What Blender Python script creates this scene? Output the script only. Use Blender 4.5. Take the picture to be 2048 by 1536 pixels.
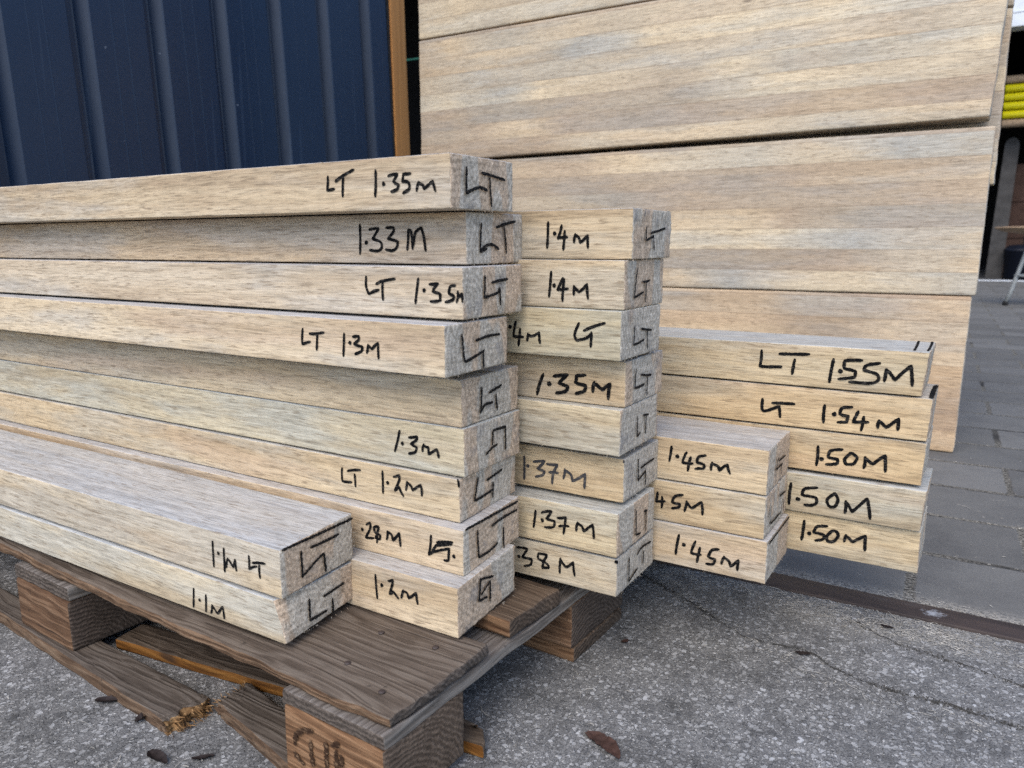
import bpy, math, random
from mathutils import Vector, Matrix, noise as mnoise
R = math.radians
sc = bpy.context.scene
for o in list(bpy.data.objects):
    bpy.data.objects.remove(o)

# ------------------------------------------------------------------ camera, sky, sun, exposure
CAM = [1540.379285, 0.399973, -0.564501, 0.123217, 0.550276, 0.18129, -0.002632]
BOXES = {
    'S1_1': [0.0096, -0.0253, 0.1973, 0.1518, 0.1],
    'S1_2': [0.0001, 0.0104, 0.1506, 0.104, 0.1],
    'S1_3': [0.0144, -0.0163, 0.1025, 0.0571, 0.1],
    'S1_4': [0.0131, -0.0416, 0.0545, 0.0093, 0.1],
    'S1_5': [-0.0, 0.0, -0.0, -0.0445, 0.1],
    'S1_6': [0.0031, -0.0018, -0.0451, -0.0914, 0.1],
    'S1_7': [-0.0015, -0.0037, -0.092, -0.1346, 0.1],
    'S1_8': [0.0099, -0.0149, -0.1352, -0.1801, 0.1],
    'S1_9': [0.017, -0.0346, -0.1807, -0.2301, 0.1],
    'S0_1': [-0.1109, -0.1247, -0.1404, -0.1869, 0.0925],
    'S0_2': [-0.1126, -0.1261, -0.1904, -0.2301, 0.0925],
    'S2_1': [0.1182, 0.108, 0.1543, 0.1077, 0.1],
    'S2_2': [0.1142, 0.1012, 0.107, 0.0612, 0.1],
    'S2_3': [0.1146, 0.095, 0.0606, 0.0137, 0.1],
    'S2_4': [0.1098, 0.1195, 0.0097, -0.0357, 0.1],
    'S2_5': [0.1096, 0.1096, -0.0363, -0.0829, 0.1],
    'S2_6': [0.1066, 0.129, -0.0905, -0.1365, 0.1],
    'S2_7': [0.1104, 0.1068, -0.1407, -0.1866, 0.1],
    'S2_8': [0.1093, 0.1102, -0.1899, -0.2301, 0.1],
    'S3_1': [0.2258, 0.2226, -0.0867, -0.1347, 0.1],
    'S3_2': [0.2257, 0.2214, -0.1361, -0.1824, 0.1],
    'S3_3': [0.2304, 0.2191, -0.1834, -0.2301, 0.1],
    'S4_1': [0.3547, 0.3276, 0.0109, -0.0353, 0.1],
    'S4_2': [0.3623, 0.3289, -0.0373, -0.083, 0.1],
    'S4_3': [0.3607, 0.3304, -0.0852, -0.1319, 0.1],
    'S4_4': [0.3647, 0.3257, -0.1356, -0.1811, 0.1],
    'S4_5': [0.3643, 0.3306, -0.1828, -0.2301, 0.1],
}
MARKS = {
    'S1_1': {'f':[[(-1397,323),(-1414,198),(-1323,209)],[(-1303,275),(-1239,311),(-1077,369)],[(-1206,309),(-1221,139)],[(-818,351),(-831,127)],[(-730,230)],[(-673,296),(-568,307),(-619,246),(-557,218),(-573,176),(-643,160)],[(-424,305),(-506,304),(-517,242),(-440,229),(-435,176),(-511,143)],[(-338,229),(-361,158)],[(-338,224),(-285,202),(-280,171),(-185,233),(-161,151)]],'e':[[(218,352),(208,136),(409,204),(537,174)],[(579,284),(587,177),(606,42)],[(450,320),(829,284)]]},
    'S1_2': {'f':[[(-1254,369),(-1264,90)],[(-1179,198)],[(-1134,321),(-1016,331),(-1098,233),(-990,209),(-977,150),(-1025,115),(-1135,127)],[(-923,336),(-832,340),(-826,300),(-905,232),(-784,208),(-794,151),(-848,118),(-932,133)],[(-672,130),(-654,316),(-617,304),(-608,139)],[(-603,162),(-574,298),(-500,333),(-474,252),(-456,123)]],'e':[[(222,367),(203,111),(286,172),(423,177),(513,134)],[(203,111),(306,138)],[(610,345),(648,94)],[(478,337),(654,375),(814,396)]]},
    'S1_3': {'f':[[(-1099,354),(-1108,267),(-1073,193),(-950,237)],[(-978,288),(-917,318),(-753,342)],[(-899,307),(-901,147)],[(-482,350),(-521,130)],[(-420,247)],[(-359,303),(-263,311),(-326,239),(-238,220),(-239,165),(-349,151)],[(-79,300),(-136,293),(-150,228),(-91,208),(-105,170),(-186,151)],[(-51,247),(-66,156)],[(-58,231),(-32,200),(-9,232),(-5,163)]],'e':[[(323,369),(310,177),(537,203),(569,246)],[(569,252),(583,97)],[(434,304),(711,326)]]},
    'S1_4': {'f':[[(-1691,335),(-1707,185),(-1600,215)],[(-1603,292),(-1415,315)],[(-1500,287),(-1518,144)],[(-1155,319),(-1175,109)],[(-1087,237)],[(-1049,296),(-973,307),(-975,272),(-1037,229),(-933,213),(-942,167),(-1027,138)],[(-865,234),(-883,159)],[(-865,229),(-822,198),(-746,259),(-745,119)]],'e':[[(228,353),(247,154),(275,107),(571,176)],[(443,281),(655,303),(835,297)],[(561,171),(562,20)]]},
    'S1_5': {'e':[[(307,332),(282,92),(363,167),(494,156)],[(557,224),(577,72)],[(440,262),(652,301)]]},
    'S1_6': {'f':[[(-760,357),(-827,143)],[(-729,234)],[(-647,304),(-548,329),(-549,292),(-626,245),(-551,219),(-568,167),(-652,143)],[(-468,261),(-485,191)],[(-468,248),(-416,243),(-411,171),(-314,233),(-294,158)]],'e':[[(697,350),(696,115)],[(482,357),(697,350)],[(465,355),(454,221)],[(536,202),(447,192),(348,147)]]},
    'S1_7': {'f':[[(-1482,299),(-1487,159),(-1358,169)],[(-1406,280),(-1232,318)],[(-1310,260),(-1305,133)],[(-936,351),(-938,126)],[(-873,243)],[(-794,316),(-723,346),(-717,297),(-784,178),(-727,226),(-676,139)],[(-624,293),(-642,208)],[(-624,287),(-572,258),(-558,216),(-457,289),(-448,185)],[(-17,411),(-8,346)]],'e':[[(286,361),(225,149),(277,140),(552,168)],[(553,238),(544,93)],[(442,294),(715,331)]]},
    'S1_8': {'f':[[(-1242,197)],[(-1187,260),(-1136,289),(-1131,232),(-1202,119),(-1094,135)],[(-1032,271),(-1089,253),(-1083,202),(-1004,180),(-1013,139),(-1070,140),(-1042,211),(-1024,266)],[(-1052,183),(-1056,97)],[(-913,243),(-925,157)],[(-913,236),(-859,222),(-846,160),(-764,254),(-753,122)],[(-374,308),(-405,109),(-352,151),(-162,223)],[(-306,254),(-125,292)],[(-321,220),(-133,272)],[(-299,237),(-367,142)],[(-162,217),(-172,104)],[(-110,157)],[(-172,104),(-223,93)]],'e':[[(213,362),(232,88),(404,83),(561,118)],[(672,242),(682,30)],[(463,329),(631,352),(927,351)],[(20,434),(939,434)]]},
    'S1_9': {'f':[[(-980,366),(-967,124)],[(-902,276)],[(-817,341),(-762,366),(-764,322),(-807,209),(-759,247),(-700,192)],[(-636,290),(-661,208)],[(-636,283),(-584,277),(-570,224),(-479,303),(-463,195)]],'e':[[(342,419),(317,205),(455,191)],[(342,413),(566,363)],[(511,334),(360,256)],[(511,334),(508,131)]]},
    'S0_1': {'f':[[(-909,336),(-917,82)],[(-837,232)],[(-754,299),(-762,64)],[(-707,208),(-736,114)],[(-707,208),(-635,137),(-602,222),(-594,112)],[(-407,300),(-414,170),(-304,221)],[(-360,242),(-195,271)],[(-272,237),(-271,118)]],'e':[[(235,346),(235,99),(508,231),(526,48)],[(353,342),(713,351)],[(20,435),(905,450)]]},
    'S0_2': {'f':[[(-1223,214),(-1249,15)],[(-1144,112)],[(-1042,192),(-1060,15)],[(-958,110),(-981,22)],[(-958,110),(-883,39),(-801,132),(-790,15)]],'e':[[(338,266),(313,73),(535,75)],[(622,156),(619,20)],[(517,227),(785,255)]]},
    'S2_1': {'f':[[(-886,353),(-896,108)],[(-815,244)],[(-738,320),(-778,196),(-677,208)],[(-704,266),(-718,90)],[(-590,236),(-603,161)],[(-590,230),(-550,207),(-536,155),(-459,224),(-454,108)]],'e':[[(302,303),(296,176),(494,218)],[(411,243),(790,293)],[(488,212),(514,87)]]},
    'S2_2': {'f':[[(-773,343),(-795,102)],[(-738,212)],[(-644,286),(-704,171),(-589,186)],[(-630,274),(-646,65)],[(-523,212),(-524,129)],[(-522,206),(-469,154),(-385,233),(-373,98)]],'e':[[(268,382),(202,105),(431,145)],[(408,247),(584,252)],[(494,244),(496,45)]]},
    'S2_3': {'f':[[(-1210,262)],[(-1143,316),(-1172,170),(-1056,171)],[(-1092,250),(-1111,80)],[(-1002,206),(-1010,137)],[(-1002,199),(-956,177),(-872,225),(-864,121)],[(-438,340),(-489,224),(-462,172),(-357,196),(-306,246)],[(-385,271),(-167,353)],[(-304,258),(-310,122)]],'e':[[(287,307),(274,129),(532,155)],[(460,267),(723,229)],[(613,240),(631,51)]]},
    'S2_4': {'f':[[(-913,259),(-984,42)],[(-842,166)],[(-790,249),(-630,278),(-732,181),(-623,160),(-645,102),(-760,75)],[(-434,290),(-534,276),(-544,204),(-427,189),(-431,128),(-537,92)],[(-334,228),(-348,131)],[(-334,218),(-245,156),(-161,229),(-179,77)]],'e':[[(223,350),(210,166),(446,169)],[(358,280),(632,240)],[(535,244),(523,42)]]},
    'S2_5': {'e':[[(400,328),(406,124),(484,146)],[(552,314),(698,297)],[(627,300),(629,107)]]},
    'S2_6': {'f':[[(-1166,324),(-1166,72)],[(-1119,226)],[(-1050,283),(-912,312),(-1003,215),(-911,196),(-930,151),(-1022,120)],[(-885,283),(-758,294),(-811,195),(-820,78)],[(-857,196),(-749,205)],[(-669,258),(-686,157)],[(-669,250),(-589,214),(-579,142),(-433,246),(-439,92)],[(-5,445),(-5,435)]],'e':[[(332,381),(340,152),(543,205)],[(413,272),(775,281)],[(542,222),(555,53)]]},
    'S2_7': {'f':[[(-934,331),(-957,145)],[(-853,240)],[(-859,321),(-743,359),(-805,265),(-707,259),(-715,192),(-822,171)],[(-672,299),(-576,325),(-601,142)],[(-654,213),(-541,235)],[(-439,295),(-455,204)],[(-439,287),(-387,265),(-370,213),(-271,304),(-255,164)]],'e':[[(431,380),(450,104),(573,79)],[(662,293),(748,275)],[(717,284),(722,55)]]},
    'S2_8': {'f':[[(-1147,196)],[(-1171,294),(-1040,305),(-1105,197),(-984,198),(-993,128),(-1077,100)],[(-801,289),(-901,284),(-910,223),(-783,184),(-782,142),(-855,125),(-846,195),(-801,281)],[(-640,283),(-647,122)],[(-640,274),(-577,197),(-491,274),(-472,130)],[(-8,383)]],'e':[[(284,329),(284,64),(509,128)],[(490,287),(620,334),(881,298)],[(675,263),(668,128)]]},
    'S3_1': {'f':[[(-1038,386),(-1059,220)],[(-969,284)],[(-867,343),(-910,222),(-796,229)],[(-819,296),(-847,141)],[(-657,339),(-740,317),(-751,246),(-668,238),(-676,187),(-764,174)],[(-582,271),(-592,190)],[(-582,261),(-513,242),(-501,194),(-419,276),(-390,182)]],'e':[[(364,317),(312,202),(604,198)],[(416,274),(717,262)],[(559,209),(574,83)]]},
    'S3_2': {'f':[[(-1175,321),(-1189,214),(-1089,232)],[(-1122,278),(-1123,153)],[(-887,340),(-978,314),(-1006,236),(-913,232),(-922,190),(-1003,164)],[(-840,276),(-860,160)],[(-840,272),(-781,205),(-675,296),(-659,156)]],'e':[[(179,313),(203,117),(309,103),(685,98)],[(786,215),(822,77)],[(586,314),(854,290)]]},
    'S3_3': {'f':[[(-952,356),(-981,129)],[(-893,253)],[(-764,322),(-809,177),(-698,180)],[(-712,260),(-739,88)],[(-506,284),(-583,267),(-619,177),(-539,164),(-556,98),(-635,91)],[(-444,215),(-469,128)],[(-444,205),(-385,178),(-372,119),(-291,209),(-298,96)]],'e':[[(20,452),(941,452)]]},
    'S4_1': {'f':[[(-1674,369),(-1684,186),(-1446,201)],[(-1474,346),(-1158,365)],[(-1306,294),(-1325,130)],[(-901,329),(-928,74)],[(-823,203)],[(-617,337),(-786,324),(-789,235),(-671,215),(-675,147),(-835,116)],[(-441,321),(-579,291),(-592,232),(-450,205),(-436,139),(-494,95),(-725,93)],[(-376,260),(-384,134)],[(-376,260),(-283,153),(-144,317),(-119,111)]],'t':[[(-158,990),(-135,95)],[(-20,990),(-10,124)]]},
    'S4_2': {'f':[[(-1712,285),(-1715,157),(-1673,141),(-1518,221)],[(-1522,221),(-1505,97)],[(-1599,250),(-1359,263)],[(-1036,284),(-1037,90)],[(-932,194)],[(-756,294),(-864,278),(-877,201),(-785,191),(-798,119),(-889,108)],[(-690,252),(-735,127),(-584,145)],[(-632,199),(-648,47)],[(-480,177),(-486,97)],[(-480,173),(-405,107),(-293,219),(-292,98)]],'t':[[(-10,892),(-10,39)],[(-10,800),(-10,204)]]},
    'S4_3': {'f':[[(-1062,293),(-1066,73)],[(-1015,154)],[(-808,293),(-937,268),(-950,184),(-847,178),(-843,127),(-963,99)],[(-715,269),(-783,188),(-760,129),(-678,142),(-647,218),(-715,269)],[(-571,239),(-577,116)],[(-571,233),(-491,170),(-376,287),(-362,109)]]},
    'S4_4': {'f':[[(-1355,326),(-1365,77)],[(-1269,152)],[(-1072,320),(-1215,290),(-1230,208),(-1074,204),(-1061,142),(-1116,101),(-1193,97)],[(-881,290),(-969,201),(-936,123),(-870,124),(-839,224),(-881,290)],[(-765,216),(-764,81)],[(-764,212),(-692,105),(-551,285),(-507,61)]]},
    'S4_5': {'f':[[(-1189,379),(-1206,146)],[(-1127,239)],[(-941,362),(-1055,340),(-1083,259),(-963,251),(-969,195),(-1054,167)],[(-881,321),(-943,244),(-929,182),(-863,185),(-812,271),(-834,319),(-881,321)],[(-738,296),(-751,219)],[(-737,286),(-688,253),(-668,226),(-537,327),(-534,159)]]},
}
STAMP= [[(-812, -2768), (-932, -2798), (-1023, -2886), (-1042, -2979)], [(-1049, -3067), (-1009, -3105), (-943, -3132)], [(-841, -2878), (-837, -2982), (-826, -3094)], [(-650, -2824), (-654, -2929), (-659, -3046)], [(-533, -2850), (-532, -2921), (-540, -2996)], [(-480, -2869), (-463, -2913), (-486, -2963)], [(-580, -2807), (-499, -2765)]]

def setup():
    f, cx, cy, cz, ya, pi, ro = CAM
    fw = Vector((-math.sin(ya)*math.cos(pi), math.cos(ya)*math.cos(pi), -math.sin(pi)))
    rt = fw.cross(Vector((0, 0, 1))).normalized()
    up = rt.cross(fw)
    r2 = rt*math.cos(ro) + up*math.sin(ro)
    u2 = -rt*math.sin(ro) + up*math.cos(ro)
    cam = bpy.data.cameras.new('camera')
    cam.sensor_width = 36.0
    cam.lens = 36.0*f/2048.0
    cam.clip_start = 0.01
    cam.clip_end = 600
    cam.dof.use_dof = True
    cam.dof.focus_distance = 0.86
    cam.dof.aperture_fstop = 9.0
    co = bpy.data.objects.new('camera', cam)
    m = Matrix((r2, u2, -fw)).transposed().to_4x4()
    m.translation = (cx, cy, cz)
    co.matrix_world = m
    sc.collection.objects.link(co)
    sc.camera = co
    # sun: soft, warm, from behind the camera's shoulder
    frm = Vector((0.14, -0.66, 0.75)).normalized()
    elev = math.asin(frm.z)
    rot = math.atan2(frm.x, frm.y)
    w = bpy.data.worlds.new('World')
    sc.world = w
    w.use_nodes = True
    nt = w.node_tree
    bg = nt.nodes['Background']
    sky = nt.nodes.new('ShaderNodeTexSky')
    sky.sky_type = 'NISHITA'
    sky.sun_disc = False
    sky.sun_elevation = elev
    sky.sun_rotation = rot
    sky.air_density = 0.75
    sky.dust_density = 1.2
    nt.links.new(sky.outputs[0], bg.inputs[0])
    bg.inputs[1].default_value = 0.15
    sun = bpy.data.lights.new('sun', 'SUN')
    sun.energy = 0.9
    sun.angle = R(50)
    sun.color = (1.0, 0.92, 0.80)
    so = bpy.data.objects.new('sun', sun)
    so.rotation_euler = (-frm).to_track_quat('-Z', 'Y').to_euler()
    sc.collection.objects.link(so)
    sc.view_settings.view_transform = 'Standard'
    sc.view_settings.look = 'None'
    sc.view_settings.exposure = 1.12
    sc.view_settings.gamma = 1.0

setup()
sc.cycles.max_bounces = 6
sc.cycles.use_denoising = False
sc.render.filter_size = 1.1

G = -0.3265         # asphalt level at the paving edge; it falls a little towards the viewer
def gz(x, y):
    return G - 0.031*min(3.4, max(0.0, 0.43-y)) + 0.012*max(-3.0, min(x, 0.0))
PV = -0.324         # paving level
PT = -0.2305        # top of the pallet

# ------------------------------------------------------------------ node helper and materials
class NT:
    def __init__(self, name):
        self.m = bpy.data.materials.new(name)
        self.m.use_nodes = True
        self.t = self.m.node_tree
        self.b = self.t.nodes['Principled BSDF']
        self.tc = self.t.nodes.new('ShaderNodeTexCoord')
    def lk(self, v, sock):
        if hasattr(v, 'is_linked') or isinstance(v, bpy.types.NodeSocket):
            self.t.links.new(v, sock)
        else:
            if sock.type == 'RGBA' and len(v) == 3:
                v = (*v, 1.0)
            sock.default_value = v
    def obj(self):
        return self.tc.outputs['Object']
    def vm(self, op, a, b=(0, 0, 0)):
        n = self.t.nodes.new('ShaderNodeVectorMath'); n.operation = op
        self.lk(a, n.inputs[0]); self.lk(b, n.inputs[1])
        return n.outputs[0]
    def mt(self, op, a, b=0.0, clamp=False):
        n = self.t.nodes.new('ShaderNodeMath'); n.operation = op; n.use_clamp = clamp
        self.lk(a, n.inputs[0]); self.lk(b, n.inputs[1])
        return n.outputs[0]
    def noise(self, vec, scale=1.0, detail=3.0, rough=0.5, dist=0.0, color=False):
        n = self.t.nodes.new('ShaderNodeTexNoise')
        self.lk(vec, n.inputs['Vector'])
        n.inputs['Scale'].default_value = scale
        n.inputs['Detail'].default_value = detail
        n.inputs['Roughness'].default_value = rough
        n.inputs['Distortion'].default_value = dist
        return n.outputs['Color' if color else 'Fac']
    def vor(self, vec, scale, feature='F1', rnd=1.0):
        n = self.t.nodes.new('ShaderNodeTexVoronoi'); n.feature = feature
        self.lk(vec, n.inputs['Vector']); n.inputs['Scale'].default_value = scale
        n.inputs['Randomness'].default_value = rnd
        return n
    def white(self, vec):
        n = self.t.nodes.new('ShaderNodeTexWhiteNoise'); n.noise_dimensions = '3D'
        self.lk(vec, n.inputs['Vector'])
        return n
    def ramp(self, fac, stops, interp='LINEAR'):
        n = self.t.nodes.new('ShaderNodeValToRGB')
        e = n.color_ramp; e.interpolation = interp
        while len(e.elements) < len(stops):
            e.elements.new(0.5)
        for el, (p, c) in zip(e.elements, stops):
            el.position = p
            el.color = (*c, 1.0) if isinstance(c, tuple) else (c, c, c, 1.0)
        self.lk(fac, n.inputs[0])
        return n.outputs[0]
    def mix(self, fac, a, b, blend='MIX'):
        n = self.t.nodes.new('ShaderNodeMix'); n.data_type = 'RGBA'; n.blend_type = blend
        n.clamp_factor = True
        self.lk(fac, n.inputs[0]); self.lk(a, n.inputs[6]); self.lk(b, n.inputs[7])
        return n.outputs[2]
    def mapr(self, v, a, b, c=0.0, d=1.0, smooth=False):
        n = self.t.nodes.new('ShaderNodeMapRange')
        if smooth: n.interpolation_type = 'SMOOTHSTEP'
        self.lk(v, n.inputs[0])
        for i, x in enumerate((a, b, c, d)):
            n.inputs[i+1].default_value = x
        return n.outputs[0]
    def sep(self, v):
        n = self.t.nodes.new('ShaderNodeSeparateXYZ'); self.lk(v, n.inputs[0])
        return n.outputs
    def comb(self, x, y, z):
        n = self.t.nodes.new('ShaderNodeCombineXYZ')
        for s, v in zip(n.inputs, (x, y, z)): self.lk(v, s)
        return n.outputs[0]
    def bump(self, h, strength, dist, nrm=None):
        n = self.t.nodes.new('ShaderNodeBump')
        self.lk(h, n.inputs['Height'])
        n.inputs['Strength'].default_value = strength
        n.inputs['Distance'].default_value = dist
        if nrm is not None: self.lk(nrm, n.inputs['Normal'])
        return n.outputs[0]
    def info(self):
        return self.t.nodes.new('ShaderNodeObjectInfo').outputs
    def done(self, col, rough=0.8, spec=0.25, nrm=None, metal=0.0):
        self.lk(col, self.b.inputs['Base Color'])
        self.lk(rough, self.b.inputs['Roughness'])
        self.lk(spec, self.b.inputs['Specular IOR Level'])
        self.lk(metal, self.b.inputs['Metallic'])
        if nrm is not None: self.lk(nrm, self.b.inputs['Normal'])
        return self.m

def seeded(n):
    """object coordinates shifted by the object's own random number, so that no two boards share a grain"""
    inf = n.info()
    r = inf['Random']
    off = n.comb(n.mt('MULTIPLY', r, 53.0), n.mt('MULTIPLY', r, 31.7), n.mt('MULTIPLY', r, 17.3))
    return n.vm('ADD', n.obj(), off), inf

def timber_side(name='sawn_timber', lamella=False, skylit_top=False):
    n = NT(name)
    co, inf = seeded(n)
    wob = n.noise(n.vm('MULTIPLY', co, (4, 12, 12)), 1.0, 2.0, 0.5, color=True)
    wob = n.vm('MULTIPLY', n.vm('SUBTRACT', wob, (0.5, 0.5, 0.5)), (0.05, 0.012, 0.012))
    cw = n.vm('ADD', co, wob)
    broad = n.noise(n.vm('MULTIPLY', cw, (1.3, 26, 26)), 1.0, 3.0, 0.55)
    streak = n.noise(n.vm('MULTIPLY', cw, (7, 170, 170)), 1.0, 5.0, 0.68, 0.4)
    fine = n.noise(n.vm('MULTIPLY', cw, (34, 520, 520)), 1.0, 3.0, 0.6, 0.3)
    blot = n.noise(n.vm('MULTIPLY', cw, (2.6, 15, 15)), 1.0, 4.0, 0.62)
    pore = n.noise(n.vm('MULTIPLY', cw, (55, 640, 640)), 1.0, 2.0, 0.5)
    kerf = n.noise(n.vm('MULTIPLY', co, (240, 40, 40)), 1.0, 2.0, 0.5)
    mid = n.noise(n.vm('MULTIPLY', cw, (14, 330, 330)), 1.0, 4.0, 0.65, 0.5)
    v = n.mt('ADD', n.mt('MULTIPLY', broad, 0.56), n.mt('ADD', n.mt('MULTIPLY', streak, 0.24), n.mt('MULTIPLY', mid, 0.20)))
    col = n.ramp(v, [(0.32, (0.31, 0.235, 0.160)), (0.43, (0.44, 0.350, 0.240)), (0.51, (0.545, 0.450, 0.320)),
                     (0.59, (0.61, 0.520, 0.385)), (0.72, (0.68, 0.595, 0.455))])
    grey = n.mix(n.mapr(streak, 0.35, 0.65), (0.34, 0.315, 0.27), (0.54, 0.51, 0.45)) if not skylit_top else n.mix(n.mapr(streak, 0.35, 0.65), (0.36, 0.38, 0.41), (0.53, 0.55, 0.58))  # top variant: bluish sky light painted into the grey of the sawn wood
    gm = n.mapr(blot, 0.44, 0.60, 0.0, 0.75, True)
    gm = n.mt('ADD', gm, n.mt('SUBTRACT', 1.0, inf['Alpha']), True)
    col = n.mix(gm, col, grey)
    pk = n.noise(n.vm('MULTIPLY', co, (2.1, 19, 19)), 1.0, 2.0, 0.5)
    wk = 0.22 if lamella else 0.42
    col = n.mix(n.mapr(pk, 0.55, 0.72, 0.0, wk, True), col, (0.48, 0.365, 0.285))
    yl = n.noise(n.vm('MULTIPLY', n.vm('ADD', co, (9, 4, 2)), (1.6, 24, 24)), 1.0, 2.0, 0.5)
    col = n.mix(n.mapr(yl, 0.56, 0.70, 0.0, wk*0.9, True), col, (0.58, 0.475, 0.32))
    if skylit_top: col = n.mix(n.mapr(broad, 0.35, 0.65, 0.95, 0.70), col, grey)
    if lamella:
        col = n.mix(0.30, col, (0.56, 0.515, 0.44))
        s = n.sep(n.obj())
        zz = n.mt('DIVIDE', s[2], 0.0467)
        row = n.mt('FLOOR', zz)
        wn = n.white(n.comb(row, n.mt('MULTIPLY', inf['Random'], 91.0), 3.0))
        dr = n.noise(n.comb(n.mt('MULTIPLY', s[0], 1.1), n.mt('MULTIPLY', row, 7.31), n.mt('MULTIPLY', inf['Random'], 57.0)), 1.0, 2.0, 0.6)
        dv = n.mt('FRACT', n.mt('ADD', n.mapr(dr, 0.25, 0.75, 0.0, 0.9), wn.outputs['Value']))
        tint = n.ramp(dv, [(0.0, (0.78, 0.71, 0.67)), (0.2, (1.06, 0.98, 0.87)), (0.4, (0.84, 0.88, 0.93)),
                      (0.6, (1.14, 1.09, 0.99)), (0.8, (0.74, 0.72, 0.715)), (1.0, (0.78, 0.71, 0.67))])
        col = n.mix(1.0, col, tint, 'MULTIPLY')
        fr = n.mt('FRACT', zz)
        ed = n.mt('MINIMUM', fr, n.mt('SUBTRACT', 1.0, fr))
        col = n.mix(n.mapr(ed, 0.0, 0.035, 0.55, 0.0), col, (0.24, 0.18, 0.13))
        knot = n.vor(n.vm('MULTIPLY', n.vm('ADD', co, wob), (7.0, 26.0, 26.0)), 1.0)
        kn = n.mapr(knot.outputs['Distance'], 0.03, 0.11, 1.0, 0.0, True)
        kn = n.mt('MULTIPLY', kn, n.mt('GREATER_THAN', n.sep(knot.outputs['Color'])[0], 0.80))
        col = n.mix(n.mt('MULTIPLY', kn, 0.75), col, (0.13, 0.10, 0.08))
    else:
        knot = n.vor(n.vm('MULTIPLY', n.vm('ADD', co, wob), (5.0, 22.0, 22.0)), 1.0)
        kn = n.mapr(knot.outputs['Distance'], 0.02, 0.07, 1.0, 0.0, True)
        kn = n.mt('MULTIPLY', kn, n.mt('GREATER_THAN', n.sep(knot.outputs['Color'])[0], 0.80))
        col = n.mix(n.mt('MULTIPLY', kn, 0.65), col, (0.16, 0.12, 0.09))
    col = n.mix(1.0, col, n.ramp(fine, [(0.30, 0.68), (0.5, 1.0), (0.70, 1.15)]), 'MULTIPLY')
    col = n.mix(n.mapr(pore, 0.57, 0.68, 0.0, 0.6), col, (0.20, 0.15, 0.105))
    col = n.mix(1.0, col, n.ramp(kerf, [(0.3, 0.97), (0.7, 1.03)]), 'MULTIPLY')
    col = n.mix(1.0, col, inf['Color'], 'MULTIPLY')
    h = n.mt('ADD', n.mt('MULTIPLY', streak, 0.6), n.mt('ADD', n.mt('MULTIPLY', fine, 0.6), n.mt('MULTIPLY', kerf, 0.04)))
    return n.done(col, 0.86, 0.18, n.bump(h, 0.55, 0.0012))

def timber_end(name='sawn_end_grain'):
    n = NT(name)
    co, inf = seeded(n)
    big = n.noise(n.vm('MULTIPLY', co, (1, 1.0, 0.25)), 26.0, 1.0, 0.5)
    mid = n.noise(n.vm('MULTIPLY', co, (1, 1, 0.7)), 260.0, 4.0, 0.7)
    spk = n.noise(co, 560.0, 3.0, 0.75)
    v = n.mt('ADD', n.mt('MULTIPLY', mid, 0.45), n.mt('MULTIPLY', spk, 0.55))
    col = n.ramp(v, [(0.34, (0.18, 0.157, 0.122)), (0.45, (0.365, 0.320, 0.255)), (0.53, (0.50, 0.445, 0.362)), (0.64, (0.70, 0.635, 0.53))])
    col = n.mix(n.mapr(big, 0.50, 0.54, 0.0, 0.8, True), col, n.mix(1.0, col, (1.10, 0.92, 0.78), 'MULTIPLY'))
    dirt = n.noise(n.vm('ADD', co, (3, 5, 7)), 38.0, 3.0, 0.6)
    col = n.mix(n.mapr(dirt, 0.56, 0.70, 0.0, 0.5, True), col, (0.20, 0.19, 0.185))
    q = n.sep(n.obj())
    r = inf['Random']
    ya = n.mt('ADD', q[1], n.mt('SUBTRACT', n.mt('MULTIPLY', r, 0.16), 0.13))
    za = n.mt('ADD', q[2], n.mt('SUBTRACT', n.mt('MULTIPLY', n.mt('FRACT', n.mt('MULTIPLY', r, 7.3)), 0.14), 0.10))
    rr = n.mt('SQRT', n.mt('ADD', n.mt('MULTIPLY', ya, ya), n.mt('MULTIPLY', za, za)))
    ring = n.mt('SINE', n.mt('ADD', n.mt('MULTIPLY', rr, 1100.0), n.mt('MULTIPLY', big, 9.0)))
    col = n.mix(1.0, col, n.ramp(n.mt('ADD', n.mt('MULTIPLY', ring, 0.5), 0.5), [(0.0, 0.88), (1.0, 1.08)]), 'MULTIPLY')
    saw = n.noise(n.vm('MULTIPLY', co, (1, 14, 520)), 1.0, 3.0, 0.6)
    col = n.mix(1.0, col, n.ramp(saw, [(0.35, 0.88), (0.65, 1.10)]), 'MULTIPLY')
    h = n.mt('ADD', n.mt('MULTIPLY', mid, 0.7), n.mt('MULTIPLY', spk, 0.5))
    return n.done(col, 0.95, 0.1, n.bump(h, 0.55, 0.0014))

def ink(name, dark, worn):
    n = NT(name)
    co, inf = seeded(n)
    w = n.noise(n.vm('MULTIPLY', co, (170, 800, 800)), 1.0, 3.0, 0.6)
    col = n.mix(n.mapr(w, 0.54, 0.68, 0.0, worn), (dark, dark, dark*1.1), (0.16, 0.145, 0.125))
    return n.done(col, 0.8, 0.08)

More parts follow.
